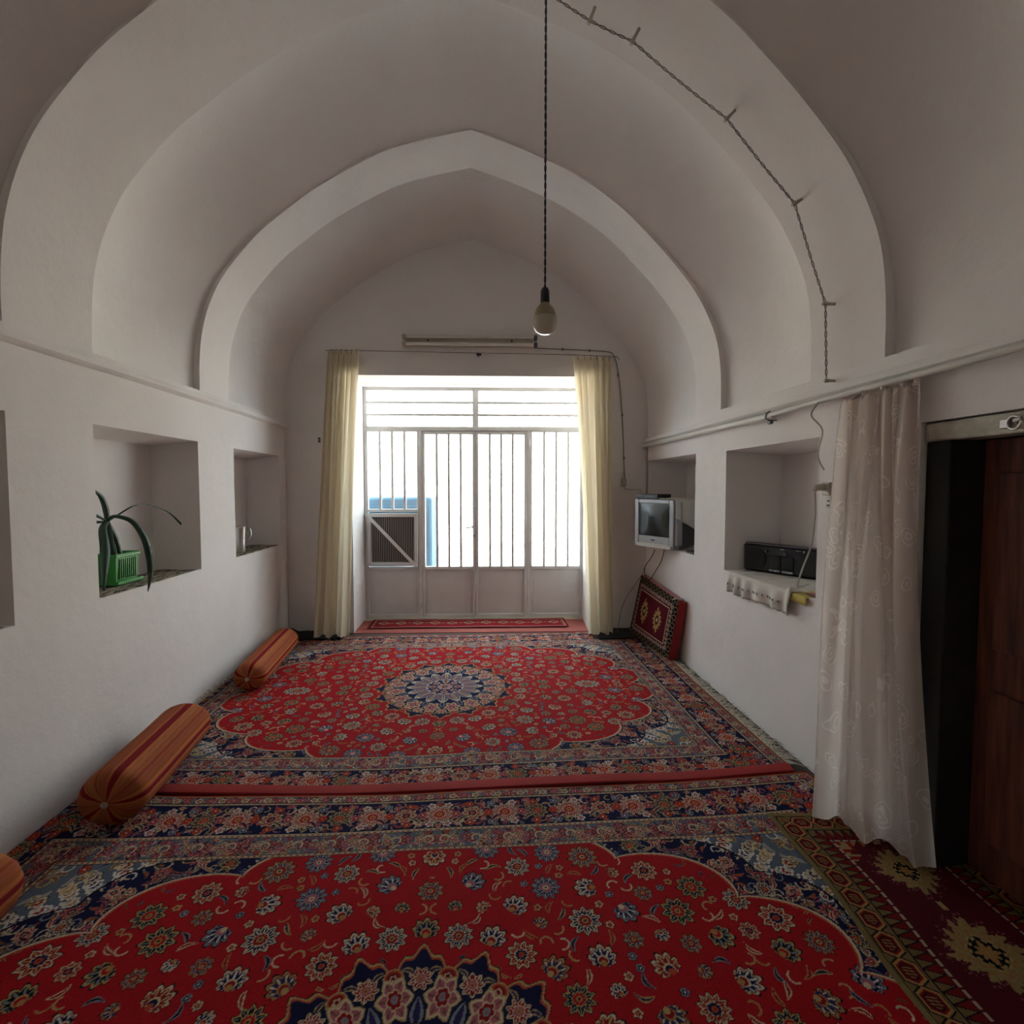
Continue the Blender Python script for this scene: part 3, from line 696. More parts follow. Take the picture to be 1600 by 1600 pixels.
mb.add(V0, [(i*4+j, (i+1)*4+j, (i+1)*4+j+1, i*4+j+1) for i in range(len(fp)-1) for j in range(3)])
mb.build('folded_edge', REDBIND, far, label='folded plain red edge')
def fringe(p0, p1, n, L, out, seed, z=.01):
    rnd = random.Random(seed); mb = MB(); p0 = Vector(p0); p1 = Vector(p1); d = (p1-p0).normalized(); o = Vector(out)
    for k in range(n):
        b0 = p0.lerp(p1, (k+rnd.random()*.6)/n); l = L*rnd.uniform(.55, 1.25); w = .0035*rnd.uniform(.7, 1.5); c = rnd.uniform(-1.1, 1.1)
        pts = [b0+o*l*t+d*c*l*t*t+Vector((0, 0, .002+.006*math.sin(t*PI)*rnd.random())) for t in (0, .35, .7, 1)]
        V = []
        for i, p in enumerate(pts): ww = w*(1-.4*i/3)*(1+.5*(i == 1)); V += [p-d*ww, p+d*ww+Vector((0, 0, .001))]
        mb.add(V, [(0, 1, 3, 2), (2, 3, 5, 4), (4, 5, 7, 6)])
    return mb
fringe((1.517, 2.36, .012), (1.517, 4.66, .012), 330, .075, (1, 0, .02), 1).build('fringe', FRINGE, far, kind='stuff')
fringe((-1.745, 2.5, .014), (-1.745, 4.6, .014), 260, .03, (-.4, 0, .9), 2).build('fringe', FRINGE, far, kind='stuff')
# near carpet
NC = (-.16, 1.0)
xs = np.arange(-1.755-NC[0], U, .0030)
ys = np.concatenate([np.arange(-1.25, -.12, .012), np.arange(-.12, V_+.001, .0028)])
im = wear(kashan(xs, ys, U, V_, 3), 2)
def near_place(X, Y):
    x = X+NC[0]; t = np.clip((Y-.75)/.5, 0, 1); y = Y+NC[1]+(edge_bend(x)+.012)*t
    return np.stack([x, y, .004+zwave(x, y+5)], -1)
P, F, c = grid_mesh(xs, ys, im, near_place)
near = link('persian_carpet', P, F, RUG, cols=c, angle=180, label='red medallion carpet filling the floor nearest the viewer', cat='carpet')
# door runner
def kilim(xs, ys, hw, hl, meds):
    cv = Canvas(xs, ys, BURG); im = cv.im; X = xs[None, :]; Y = ys[:, None]; de = np.minimum(hw-np.abs(X), hl-np.abs(Y))
    al = np.where((hw-np.abs(X)) < (hl-np.abs(Y)), Y+0*X, X+0*Y)
    for (my, mr) in meds:
        w = cv.win(0, my, mr*1.5, False)
        if w is None: continue
        ij, p, q = w; th = np.arctan2(q, p*1.0)
        rr = (np.abs(p)**1.3+np.abs(q*.95)**1.3)**(1/1.3)/mr; jag = .92+.10*np.sign(np.sin(14*th))+.05*np.sin(28*th)
        s_ = np.abs(rr-jag*1.14) < .035; cv.paint(ij, s_ & (np.sin(60*th) > 0), PNK*.7)
        cv.paint(ij, rr < jag, TAN*.75); cv.paint(ij, (rr < jag*.82) & (np.sin(22*rr+5*np.cos(6*th)) > .1), GOLD*.9); 
        cv.paint(ij, rr < .46+.05*np.sign(np.sin(10*th)), TAN); cv.paint(ij, rr < .40+.05*np.sign(np.sin(10*th)), DRK); cv.paint(ij, rr < .24+.07*np.cos(8*th), GOLD)
        cv.paint(ij, (np.abs(p) < .012) & (rr > 1.25) & (rr < 1.45), TAN)
    # corner brackets
    k = (hw-.155-np.abs(X))+(hl-.155-np.abs(Y)); m = (de > .155) & (k < .13+.02*np.sign(np.sin(al*90))); im[m] = TAN*.8; im[m & (np.sin(al*160) > .2)] = RED2
    m = (de < .170); im[m] = BURG
    im[(de < .168) & (de > .160) & (np.mod(al, .03) < .022)] = CRM*.75
    m = (de < .155) & (de > .10); z = np.abs(np.mod(al, .034)-.017)/.017; im[m] = RED2*.7; im[m & ((de-.10)/.055 < z)] = OLV*1.3; im[m & (np.abs((de-.10)/.055-z) < .13)] = DRK
    m = (de <= .10) & (de > .018); im[m] = OLV*1.4
    u = np.mod(al, .085)/.085-.5; v = (de-.059)/.041; hx = np.maximum(np.abs(v), np.abs(u)*1.5+np.abs(v)*.45)
    im[m & (hx < .86)] = DRK; im[m & (hx < .76)] = GOLD*1.1; im[m & (hx < .62)] = RED2*.9; im[m & (hx < .50)] = DRK; im[m & (hx < .42)] = RED2*.45; im[m & (hx < .36) & (np.sin(u*55+v*4) > .5)] = TAN*.7
    im[(de < .105) & (de > .100)] = DRK; im[(de < .022) & (de > .018)] = DRK; im[de <= .018] = TAN*.55
    return im
hw, hl = .325, 1.25
xs = np.arange(-hw, hw+.001, .0025); ys = np.concatenate([np.arange(-hl, -.25, .008), np.arange(-.25, hl+.001, .0025)])
im = wear(kilim(xs, ys, hw, hl, [(.93, .105), (.61, .115), (.28, .115), (-.1, .14), (-.45, .14)]), 5)
RC = (1.435, .72); ra = math.radians(-4.4)
def run_place(X, Y):
    x = RC[0]+X*math.cos(ra)-Y*math.sin(ra)*1.0; y = RC[1]+X*math.sin(ra)+Y*math.cos(ra)
    return np.stack([x+.008*np.sin(Y*9)*(X < 0), y, .018+.0015*np.sin(Y*11+X*5)+.003*np.exp(-((Y-.7)/.06)**2)], -1)
def rkeep(X, Y):
    p = run_place(X, Y); return ~((p[..., 0] > 1.60) & ((p[..., 1] > 1.735) | (p[..., 1] < .655)))
P, F, c = grid_mesh(xs, ys, im*.92, run_place, rkeep)
run = link('runner_rug', P, F, RUG, cols=c, angle=180, label='narrow burgundy rug with gold medallions lying at the dark wooden door', cat='rug')
fringe((1.765, 1.72, .02), (1.72, .67, .02), 70, .035, (1, -.1, .15), 4).build('fringe', mat('olive fringe', (.20, .17, .08), .95), run, kind='stuff')
# doormat in the recess
xs = np.arange(-.98, .98, .006); ys = np.arange(-.165, .1651, .006)
cv = Canvas(xs, ys, C3('8e1f26')); de = np.minimum(.98-np.abs(xs)[None, :], .165-np.abs(ys)[:, None])
for k in range(-5, 6):
    cv.rosette(k*.17, .02, .055, 4, (CRM*.8, RED2, ORG), sym=False); cv.rosette(k*.17+.085, .02, .03, 6, (PNK, RED2, CRM), sym=False)
cv.im[(de < .05) & (de > .03)] = PNK; cv.im[de < .03] = C3('701018'); cv.im[(np.abs(de-.03) < .004)] = CRM*.7
P, F, c = grid_mesh(xs, ys, wear(cv.im, 6), lambda X, Y: np.stack([X-.08, Y+5.09-SK*X, .016+.0015*np.sin(X*9)], -1))
o = link('door_mat', P, F, RUG, cols=c, angle=180, label='narrow red patterned mat at the foot of the metal door', cat='mat')
# dark cloths in the far corners
for (x0, x1, y0, y1, lab) in ((-1.72, -1.2, 4.60, 4.86, 'black cloth strip on the floor at the left far corner'), (1.08, 1.52, 4.44, 4.755, 'black cloth on the floor beside the right curtain')):
    mb = MB(); mb.grid(lambda u, v: (x0+(x1-x0)*u, y0+(y1-y0)*v, .022+.012*abs(mn.noise(Vector((u*5+x0, v*4, 1))))+.004), 24, 12)
    o = mb.build('floor_cloth', BLACKC); tag(o, lab, 'cloth'); solid(o, .006)

# ---------------------------------------------------------------- bolsters
def bolster(p0, p1, r, label, seed):
    p0 = Vector(p0); p1 = Vector(p1); L = (p1-p0).length; n, m = 96, 60
    e = empty('bolster', ((p0.x+p1.x)/2, (p0.y+p1.y)/2, 0.015), math.atan2(p1.y-p0.y, p1.x-p0.x), label=label, cat='cushion', group='striped bolsters along the left wall')
    V = []; cols = []
    for i in range(m+1):
        t = i/m; x = (t-.5)*L; ed = min(t, 1-t)*L
        rr = r*(1-(1-min(1, ed/.10))**2.4)**.5 if ed < .10 else r
        rr = max(rr, .001)*(1+.03*mn.noise(Vector((x*4, seed, 0))))
        inn = .02*max(0, 1-ed/.02)
        for k in range(n):
            th = 2*PI*k/n; pl = 1+.025*math.cos(12*th+1)*max(0, 1-ed/.07)+.006*math.cos(36*th)+.02*mn.noise(Vector((x*3, th, seed)))
            y = rr*pl*math.cos(th); z = rr*pl*math.sin(th)*.97
            V.append((x + (inn if t < .5 else -inn), y, (max(z, -r*.93)+r*.93)*.90))
            f = (th/(2*PI)*5+.55) % 1
            c = (C3('a8603a'), C3('a5583c'), C3('9c5a30'), C3('b06a44'))[int(th/(2*PI)*23) % 4]*.9
            if f < .10 or f > .90: c = C3('7c1d22')
            elif .10 < f < .16 or .84 < f < .90: c = C3('b8683c')
            elif .46 < f < .50: c = C3('8e3a30')
            c = c*(1+.09*math.sin(k*2.3+seed)+.05*math.sin(i*.7+k*1.7)); cols.append(c)
    F = [(i*n+k, (i+1)*n+k, (i+1)*n+(k+1) % n, i*n+(k+1) % n) for i in range(m) for k in range(n)]
    F += [tuple(range(n)), tuple(m*n+k for k in range(n))[::-1]]
    link('cover', V, F, BOLS, e, cols=np.array(cols), local=True, angle=180)
    for sx in (-1, 1):
        mb = MB(); mb.lathe([(.0, .008), (.010, .006), (.014, 0), (.010, -.006)], M=Matrix.Translation((sx*(L/2-.012), 0, r*.84)) @ Matrix.Rotation(sx*PI/2, 4, 'Y'), n=12)
        o = link('gather_button', mb.v, mb.f, FRINGE, e, local=True)
    return e
bolster((-1.515, 3.42, 0), (-1.61, 4.42, 0), .108, 'orange and red striped bolster farthest from the viewer, nearest the corner', 1)
bolster((-1.465, 2.05, 0), (-1.555, 2.84, 0), .127, 'orange and red striped bolster lying complete on the floor in the middle of three', 2)
bolster((-1.545, .85, 0), (-1.555, 1.72, 0), .13, 'striped bolster cut off by the left edge of the photo', 3)
mb = MB(); mb.grid(lambda u, v: (-1.73+.13*u, 4.55+.2*v, .03+.075*math.sin(PI*u)*math.sin(PI*v)+.02*mn.noise(Vector((u*6, v*6, 0)))), 14, 14)
o = mb.build('black_bundle', BLACKC); tag(o, 'small black cloth bundle on the floor behind the farthest bolster', 'cloth'); solid(o, .01)

# ---------------------------------------------------------------- cream curtains
def curtain(name, xt, xb, z1, seed, label, flip=1, n=6, z0=.02):
    e = empty(name, ((xb[0]+xb[1])/2, 4.72, 0), label=label, cat='curtain', group='cream curtains beside the metal door')
    rnd = random.Random(seed); ph = [rnd.uniform(0, 6) for _ in range(4)]
    def f(u, v):                                            # v from top to bottom
        z = z1+(z0-z1)*v; w = v**.8
        x = (xt[0]+(xt[1]-xt[0])*u)*(1-w)+(xb[0]+(xb[1]-xb[0])*u)*w
        inn = .055*math.sin(PI*min(1, v*1.05))*(u if flip > 0 else (1-u)); x += inn*flip*-.2
        a = .030+.020*v
        y = a*math.sin(2*PI*n*u+ph[0]+.8*math.sin(v*2)+1.2*math.sin(5*u)) * (1-.8*v) + (.055*min(1, v*1.6))*math.sin(2*PI*2.6*u+ph[1]+.4*v) + .012*v*math.sin(2*PI*5.3*u+ph[2]+v*2)
        x += .012*math.cos(2*PI*n*u+ph[0])*(1-.4*v)
        if v < .03: y *= .6+v*13
        zz = z - (.028*(u if flip > 0 else 1-u) if v > .97 else 0)*(v-.97)/.03*-1*0
        return (x, 4.715-SK*x-y*.9-.10*v*v, zz)
    mb = MB(); mb.grid(f, 150, 60); o = mb.build('cloth', CREAM, e, angle=180)
    for k in range(6):
        u = (k+.5)/6; p = f(u, 0); h = MB(); h.tube([(p[0], p[1]-.002, z1-.03), (p[0], p[1]+.004, z1+.01), (p[0], p[1]+.014, z1+.016)], .003, 6); h.build('hook', GREYW, e)
    return e
curtain('curtain', (-1.32, -1.055), (-1.46, -1.165), 2.603, 4, 'cream curtain hanging left of the metal door', 1)
curtain('curtain', (.885, 1.235), (1.02, 1.25), 2.565, 9, 'cream curtain hanging right of the metal door', -1)
cw = MB(); cw.tube([(-1.36, 4.77+.04, 2.612), (-1.32, 4.745+.045, 2.612), (0, 4.745, 2.598), (.9, 4.73-.03, 2.585), (1.29, 4.70-.02, 2.57), (1.33, 4.762, 2.57)], .0035, 6)
cw = cw.build('curtain_wire', GREYW); tag(cw, 'thin grey curtain wire stretched above the metal door', 'curtain wire')
h = MB(); h.box((.0, 4.79, 2.59), (.045, 4.812, 2.612), .003).tube([(.02, 4.80, 2.60), (.02, 4.745, 2.60), (.02, 4.745, 2.56)], .005, 6)
h.build('wire_hook', BLACK, cw)

# ---------------------------------------------------------------- fluorescent light
fl = empty('fluorescent_light', (-.055, YB-.03, 2.70), -math.atan(SK), label='unlit double tube fluorescent light above the metal door', cat='light')
def lp(mb, name, m, **k):
    o = link(name, mb.v, mb.f, m, fl, local=True, **k); return o
mb = MB(); mb.box((-.575, -.03, -.034), (.575, .028, .030), .006); lp(mb, 'tray', BEIGE)
TUBE = mat('unlit fluorescent tube', (.74, .70, .62), .3)
for z in (.034, -.030):
    mb = MB(); mb.tube([(-.575, -.058, z), (.575, -.058, z)], .014, 14); lp(mb, 'tube', TUBE)
for sx in (-1, 1):
    for z in (.034, -.030):
        mb = MB(); mb.box((sx*.597-.014, -.075, z-.020), (sx*.597+.014, .0, z+.020), .004); lp(mb, 'socket', BEIGE if sx < 0 else GREYP)
for sx in (-.38, .38):
    mb = MB(); mb.tube([(sx, -.034, .006), (sx, -.038, .006)], .009, 8); lp(mb, 'screw', BLACK)

# ---------------------------------------------------------------- wires on the walls
def wire(name, pts, r, m, label, clips=(), n=5, cat='wire', clipm=None):
    mb = MB(); mb.tube(spline(pts, n), r, 6); o = mb.build(name, m); tag(o, label, cat)
    for c in clips:
        h = MB(); c = Vector(c); h.box(c-Vector((.008, .008, .012)), c+Vector((.008, .008, .012)), .003); h.build('clip', clipm or m, o)
    return o
def bw(x, z, d=.008): return (x, YB-SK*x-d, z)
wire('light_cable', [bw(.56, 2.66), bw(.9, 2.65), bw(1.2, 2.635), bw(1.27, 2.61), bw(1.31, 2.50), bw(1.345, 2.25), bw(1.37, 1.9), bw(1.385, 1.6), bw(1.39, 1.47)], .004, GREYW,
     'grey cable running from the fluorescent light down to the corner switch', [bw(x, z) for x, z in ((.8, 2.653), (1.05, 2.643), (1.32, 2.42), (1.362, 2.05), (1.384, 1.65))])
sw = MB(); sw.box((1.385-.025, YB-SK*1.4-.025, 1.38), (1.385+.02, YB-SK*1.4+.006, 1.46), .005); sw = sw.build('wall_switch', BEIGE); tag(sw, 'small beige wall switch above the television', 'switch')
h = MB(); h.box((1.375, YB-SK*1.4-.030, 1.40), (1.39, YB-SK*1.4-.024, 1.43), .003); h.build('rocker', PIPEW, sw)
wire('television_cable', [bw(1.39, 1.385), bw(1.40, 1.362), bw(1.47, 1.355), bw(1.54, 1.352), bw(1.55, 1.33), (1.54, 4.6, 1.30)], .004, WIREW, 'beige cable bending from the wall switch to behind the television', cat='cable')
wire('corner_cable', [(1.598, 4.73, 1.77), (1.598, 4.735, 1.6), (1.598, 4.735, 1.4), (1.598, 4.72, 1.3), (1.62, 4.62, 1.2)], .005, WIREW, 'vertical beige cable in the right far corner above the television', cat='cable')
o = MB()
for z in (.012, -.014): o.box((-1.458, YB+SK*1.45-.012, 1.81+z-.009), (-1.436, YB+SK*1.45+.004, 1.81+z+.009), .003)
o = o.build('small_socket', GREYP); tag(o, 'tiny old double socket on the back wall left of the cream curtain', 'socket')
# twisted wire on insulators under the arch
pts = [(.285, 3.45), (.482, 3.335), (.666, 3.262), (1.085, 2.965), (1.40, 2.62), (1.555, 2.19), (1.570, 1.850)]
Yw = 2.225
iw = []
for k in range(len(pts)-1):
    a0, b0 = Vector((pts[k][0], Yw, pts[k][1])), Vector((pts[k+1][0], Yw, pts[k+1][1])); L = (b0-a0).length; n = int(L/.012)
    d = (b0-a0).normalized(); u = Vector((0, 1, 0)); w = d.cross(u)
    for j in range(n): t = j/n; iw.append((a0.lerp(b0, t)-Vector((0, 0, .012))*math.sin(PI*t)*L, u, w, (k*50+j)))
wr = empty('twisted_wire', (1.1, Yw-.035, 1.8), label='old twisted wire carried on insulators under the nearer arch', cat='wire')
for s_ in (0, PI):
    mb = MB(); mb.tube([tuple(p+u*.0035*math.cos(i*.9+s_)+w*.0035*math.sin(i*.9+s_)) for (p, u, w, i) in iw], .0022, 5); mb.build('strand', GREYW, wr)
for k, (x, z) in enumerate(pts[1:]):
    sl = {0: (.35, .93), 1: (.45, .89), 2: (.7, .7), 3: (.85, .5), 4: (.99, .1), 5: (1, 0)}[k]
    zt = Vector((x, Yw, z)); o2 = Vector((x+sl[0]*.06, Yw, z+sl[1]*.06)) if k < 4 else Vector((XR+.002, Yw, z))
    mb = MB(); mb.tube([zt-(o2-zt)*.25, zt, zt.lerp(o2, .5), o2], [.007, .009, .006, .007], 10); mb.build('insulator', BEIGE, wr)

# ---------------------------------------------------------------- pendant lamp
pd = empty('pendant_lamp', (.285, 2.15, 2.005), label='bare bulb hanging on a long black twisted cord', cat='lamp')
zt = 3.50
mb = MB()
for s_ in (0, PI): mb.tube([(.285+.0028*math.cos(k*.8+s_), 2.15+.0028*math.sin(k*.8+s_), zt+(2.19-zt)*k/150) for k in range(151)], .0026, 5)
mb.build('cord', BLACK, pd)
mb = MB(); mb.lathe([(.004, .062), (.012, .060), (.018, .050), (.019, .035), (.0195, .0), (.016, -.002)], (.285, 2.15, 2.137), 20); mb.build('lamp_holder', BLACK, pd)
mb = MB(); mb.lathe([(.015, .0), (.018, -.006), (.026, -.016), (.038, -.030), (.044, -.045), (.0465, -.062)], (.285, 2.15, 2.140), 28); mb.build('bulb_base', mat('beige bulb base', (.36, .29, .17), .5), pd)
mb = MB(); mb.lathe([(.0465, 0), (.050, -.004), (.050, -.022), (.047, -.042), (.038, -.058), (.022, -.068), (0, -.071)], (.285, 2.15, 2.078), 28)
bm_, t_, p_b = nt('milky bulb'); p_b.inputs['Base Color'].default_value = (.62, .56, .43, 1); p_b.inputs['Roughness'].default_value = .12; p_b.inputs['Subsurface Weight'].default_value = .15; p_b.inputs['Subsurface Radius'].default_value = (.02, .02, .02)
mb.build('bulb', bm_, pd)
mb = MB(); mb.lathe([(.028, 0), (.026, -.018), (.012, -.03), (.004, -.032)], (.285, 2.15, 3.515), 18); mb.build('ceiling_rose', BEIGE, pd)

# ---------------------------------------------------------------- right wall: rod, door curtain, sockets
rod = MB(); rod.tube([(1.572, 4.80, 1.762), (1.570, 3.2, 1.757), (1.566, 2.62, 1.752)], .019, 14)
rod = rod.build('wall_pipe', PIPEW); tag(rod, 'white pipe running under the right ledge to the far corner', 'pipe')
h = MB(); h.tube([(1.566, 2.66, 1.778), (1.545, 2.66, 1.765), (1.542, 2.66, 1.74), (1.566, 2.66, 1.728), (1.606, 2.66, 1.73)], .004, 6).box((1.56, 2.645, 1.71), (1.58, 2.675, 1.73), .004); h.build('pipe_clip', GREYP, rod)
rod2 = MB(); rod2.tube([(1.560, 2.64, 1.756), (1.555, 2.2, 1.765), (1.54, .3, 1.778)], .013, 12)
rod2 = rod2.build('curtain_rod', PIPEW); tag(rod2, 'slim white rod carrying the sheer door curtain', 'curtain rod')
for y in (2.28, 1.2, .35):
    h = MB(); h.tube([(1.555-.012*(2.3-y)/2, y, 1.765), (1.585, y, 1.772), (1.612, y, 1.772)], .005, 6); h.build('bracket', GREYP, rod2)
dc = empty('door_curtain', (1.50, 1.95, 0), label='sheer patterned curtain gathered beside the dark wooden door', cat='curtain')
def dcf(u, v):
    z = 1.775+(.016-1.775)*v
    T0, T1 = Vector((1.575, 2.12)), Vector((1.57, 1.75)); B0, B1 = Vector((1.41, 1.99)), Vector((1.62, 1.655))
    w = v**1.3; a_ = T0.lerp(B0, w); b_ = T1.lerp(B1, v**2); p = a_.lerp(b_, u); d = (b_-a_).normalized(); n = Vector((-d.y, d.x)) if -d.y < 0 else Vector((d.y, -d.x))
    am = .016+.012*v
    o = am*(math.sin(2*PI*8*u+1.3*math.sin(2*v))*(1-.75*v)) + .034*min(1, v*2)*math.sin(2*PI*2.4*u+.6+.5*v) + .014*math.sin(2*PI*4.7*u+2-v*2.5)
    if v < .035: o *= .35+v*18
    o += .01*v
    q = p+n*o+d*.014*math.cos(2*PI*8*u)*(1-.6*v)
    return (min(q.x, 1.603 if q.y > 1.75 else 1.66), q.y, z-.05*v*0+.012*math.sin(2*PI*9*u)*max(0, 1-v*18))
mb = MB(); mb.grid(dcf, 170, 90); o = mb.build('cloth', LACE, dc, angle=180)
mb = MB(); P = [dcf(k/60, .012) for k in range(61)]
mb.tube([(p[0]-.006, p[1], p[2]+.004+.006*math.sin(k*1.9)) for k, p in enumerate(P)], .010, 6); mb.build('gathered_heading', LACE, dc)
mb = MB(); mb.tube(spline([(1.55, 2.24, 1.76), (1.52, 2.25, 1.70), (1.565, 2.235, 1.63), (1.55, 2.24, 1.52), (1.575, 2.23, 1.45)], 6), .004, 5); mb.build('loose_cord', WIREW, dc)
so = MB(); so.box((1.590, 2.21, 1.335), (1.612, 2.27, 1.395), .006); so = so.build('wall_socket', BEIGE); tag(so, 'beige wall socket with a plug beside the sheer curtain', 'socket')
h = MB(); h.tube([(1.592, 2.25, 1.372), (1.555, 2.255, 1.370), (1.548, 2.255, 1.355)], [.016, .015, .008], 10); h.build('plug', BEIGE, so)
so2 = MB(); so2.box((1.594, 2.20, 1.275), (1.612, 2.245, 1.325), .005); so2 = so2.build('wall_socket', PIPEW); tag(so2, 'small white socket just under the plugged one', 'socket')
h = MB()
for z in (1.29, 1.31): h.box((1.590, 2.217, z-.004), (1.595, 2.227, z+.004))
h.build('socket_hole', BLACK, so2)
wire('power_cord', [(1.55, 2.255, 1.35), (1.565, 2.27, 1.25), (1.585, 2.32, 1.10), (1.59, 2.39, .97), (1.60, 2.44, .88), (1.66, 2.50, .862), (1.74, 2.56, .862)], .004, WIREW, 'pale cord hanging from the wall plug to the radio', n=8, cat='cable')

# ---------------------------------------------------------------- television in the far right niche
ZS = .866-.002
tv_n = Vector((-.917, -.40)).normalized(); tv_r = Vector((-tv_n.y, tv_n.x))        # facing, and the viewer's right along the screen
tvx = tv_r if tv_r.x > 0 else -tv_r
cr = Vector((1.56, 3.965)); w_ = .46; ctr = cr - tvx*(w_/2)
TV = empty('television', (ctr.x, ctr.y, ZS+.005), math.atan2(tvx.y, tvx.x), label='silver tube television standing in the far right wall niche', cat='television')
def tp(mb, name, m, **k): return link(name, mb.v, mb.f, m, TV, local=True, **k)    # local x right, local -y towards the viewer, z up
mb = MB()
hx, hz = w_/2, .405
prof = [(0, hx, 0, hz), (.06, hx, 0, hz), (.10, hx-.015, .008, hz-.008), (.24, hx-.055, .02, hz-.06), (.36, hx-.11, .02, hz-.14)]
V = []; 
for (y, a0, z0, z1) in prof: V += [(-a0, y, z0), (a0, y, z0), (a0, y, z1), (-a0, y, z1)]
F = [(i*4+j, i*4+(j+1) % 4, (i+1)*4+(j+1) % 4, (i+1)*4+j) for i in range(1, 4) for j in range(4)] + [(16, 17, 18, 19)]
mb.add(V, F); tp(mb, 'housing', GREYP, angle=30)
mb = MB()
sx0, sx1, sz0, sz1 = -hx+.052, hx-.052, .095, hz-.035
mb.box((-hx, 0, 0), (-hx+.052, .07, hz), .006).box((hx-.052, 0, 0), (hx, .07, hz), .006).box((-hx+.05, 0, sz1), (hx-.05, .07, hz), .006).box((-hx+.05, 0, .035), (hx-.05, .07, sz0), .006)
tp(mb, 'bezel', SILVER)
mb = MB(); mb.grid(lambda u, v: (sx0+(sx1-sx0)*u, .014-.010*(1-(2*u-1)**2)*(1-(2*v-1)**2)-.002, sz0+(sz1-sz0)*v), 16, 14)
scr, t_, ps = nt('dark tube screen'); ps.inputs['Base Color'].default_value = (.012, .014, .014, 1); ps.inputs['Roughness'].default_value = .12
tp(mb, 'screen', scr)
mb = MB(); mb.box((-hx+.03, -.012, .0), (hx-.02, .05, .030), .006).box((-hx+.06, -.006, .030), (hx-.06, .04, .037), .003); tp(mb, 'front_flap', PIPEW)
for sx in (-1, 1):
    mb = MB(); c0 = sx*(hx+.014); mb.box((c0-.014, .012, .035), (c0+.014, .075, hz-.015), .008); tp(mb, 'speaker', SILVER if sx > 0 else GREYP)  # shadow on the left speaker is put into its darker grey
mb = MB(); mb.box((-.022, -.003, .058), (.022, .002, .068)); tp(mb, 'brand_plate', BLACK)
rc = empty('receiver_box', (ctr.x, ctr.y, ZS+hz+.006), math.atan2(tvx.y, tvx.x), label='slim black receiver box lying on top of the television', cat='receiver')
mb = MB(); mb.box((-.20, -.012, .004), (.06, .14, .042), .004); link('casing', mb.v, mb.f, BLACK, rc, local=True)
mb = MB(); mb.box((-.09, -.014, .018), (.02, -.011, .028)); link('display', mb.v, mb.f, GREYP, rc, local=True)
def dl(u, v):
    x = .07+.24*u; y = -.01+.27*v; z = hz+.008
    if x > .235: d = x-.235; x = .240+.03*d+.006*math.sin(v*14)+.012; z = hz+.006-d*(2.0+1.6*v)
    return (x, y+.012*math.sin(u*9), z+.002*math.sin(u*20+v*17))
mb = MB(); mb.grid(dl, 30, 24); o = link('crochet_cloth', mb.v, mb.f, WCLOTH, None, local=True); M = pmat(TV)
for v in o.data.vertices: v.co = M @ v.co
tag(o, 'cream crochet cloth draped over the right side of the television', 'cloth'); solid(o, .003)
wire('hanging_cable', [(1.46, 4.10, .862), (1.44, 4.12, .80), (1.39, 4.15, .70), (1.41, 4.16, .625), (1.44, 4.16, .60), (1.47, 4.15, .65), (1.52, 4.12, .76), (1.54, 4.10, .862)], .0035, BLACK, 'loop of dark cable hanging below the television', n=6, cat='cable')
wire('floor_cable', [(1.56, 4.62, .62), (1.50, 4.66, .50), (1.42, 4.70, .36), (1.36, 4.71, .22), (1.33, 4.70, .06), (1.30, 4.62, .035)], .0025, GREYP, 'thin grey cable sagging down the right far corner to the floor', n=6, cat='cable')
mb = MB(); mb.box((1.62, 3.69, .8665), (1.74, 3.86, .885), .004); o = mb.build('black_case', BLACK); tag(o, 'flat black case beside the television on the niche sill', 'case')

# ---------------------------------------------------------------- leaning floor cushion
LC = empty('floor_cushion', (1.45, 4.25, .02), label='square red carpet faced cushion leaning on the right wall', cat='cushion')
# corners: bottom far, bottom near, top near, top far
A0, A1, B1, B0 = Vector((1.415, 4.64, .022)), Vector((1.495, 3.87, .022)), Vector((1.54, 3.78, .505)), Vector((1.525, 4.64, .56))
nrm = ((A1-A0).cross(B0-A0)).normalized()
if nrm.x > 0: nrm = -nrm
hw_, hh_ = .39, .26
xs = np.linspace(-hw_, hw_, 150); ys = np.linspace(-hh_, hh_, 110)
cv = Canvas(xs, ys, BURG*1.2); X = xs[None, :]; Y = ys[:, None]; de = np.minimum(hw_-np.abs(X), hh_-np.abs(Y)); al = np.where((hw_-np.abs(X)) < (hh_-np.abs(Y)), Y+0*X, X+0*Y)
for cx in (-.13, .13):
    w = cv.win(cx, 0, .13, False); ij, p, q = w; th = np.arctan2(q, p); rr = (np.abs(p*1.25)**1.3+np.abs(q*.85)**1.3)**(1/1.3)/.095; jag = .9+.12*np.sign(np.sin(12*th))
    cv.paint(ij, rr < jag, TAN); cv.paint(ij, rr < .55, GOLD); cv.paint(ij, rr < .42, DRK); cv.paint(ij, rr < .2, CRM)
ci = cv.im
ci[(de < .105) & (de > .098)] = CRM*.8; m = (de < .09); ci[m] = NAVY2*.6
m = (de < .09) & (de > .05); u = np.mod(al, .04)/.04-.5; v_ = (de-.07)/.02; ci[m & (np.hypot(u*2, v_) < .8)] = CRM*.8; ci[m & (np.hypot(u*2, v_) < .4)] = RED2
m = (de <= .05); ci[m] = DRK; u = np.mod(al, .07)/.07-.5; v_ = (de-.025)/.025; hx_ = np.abs(u)*2+np.abs(v_)*.6; ci[m & (np.abs(hx_-.75) < .14)] = TAN*.6
def cp(X, Y, off):
    s_ = (X/hw_+1)/2; t = (Y/hh_+1)/2; s_ = s_[..., None]; t = t[..., None]
    p = (np.array(A0)*(1-s_)+np.array(A1)*s_)*(1-t)+(np.array(B0)*(1-s_)+np.array(B1)*s_)*t
    bul = (off+.022*(1-(X/hw_)**4)*(1-(Y/hh_)**4))[..., None]
    return p + np.array(nrm)*bul
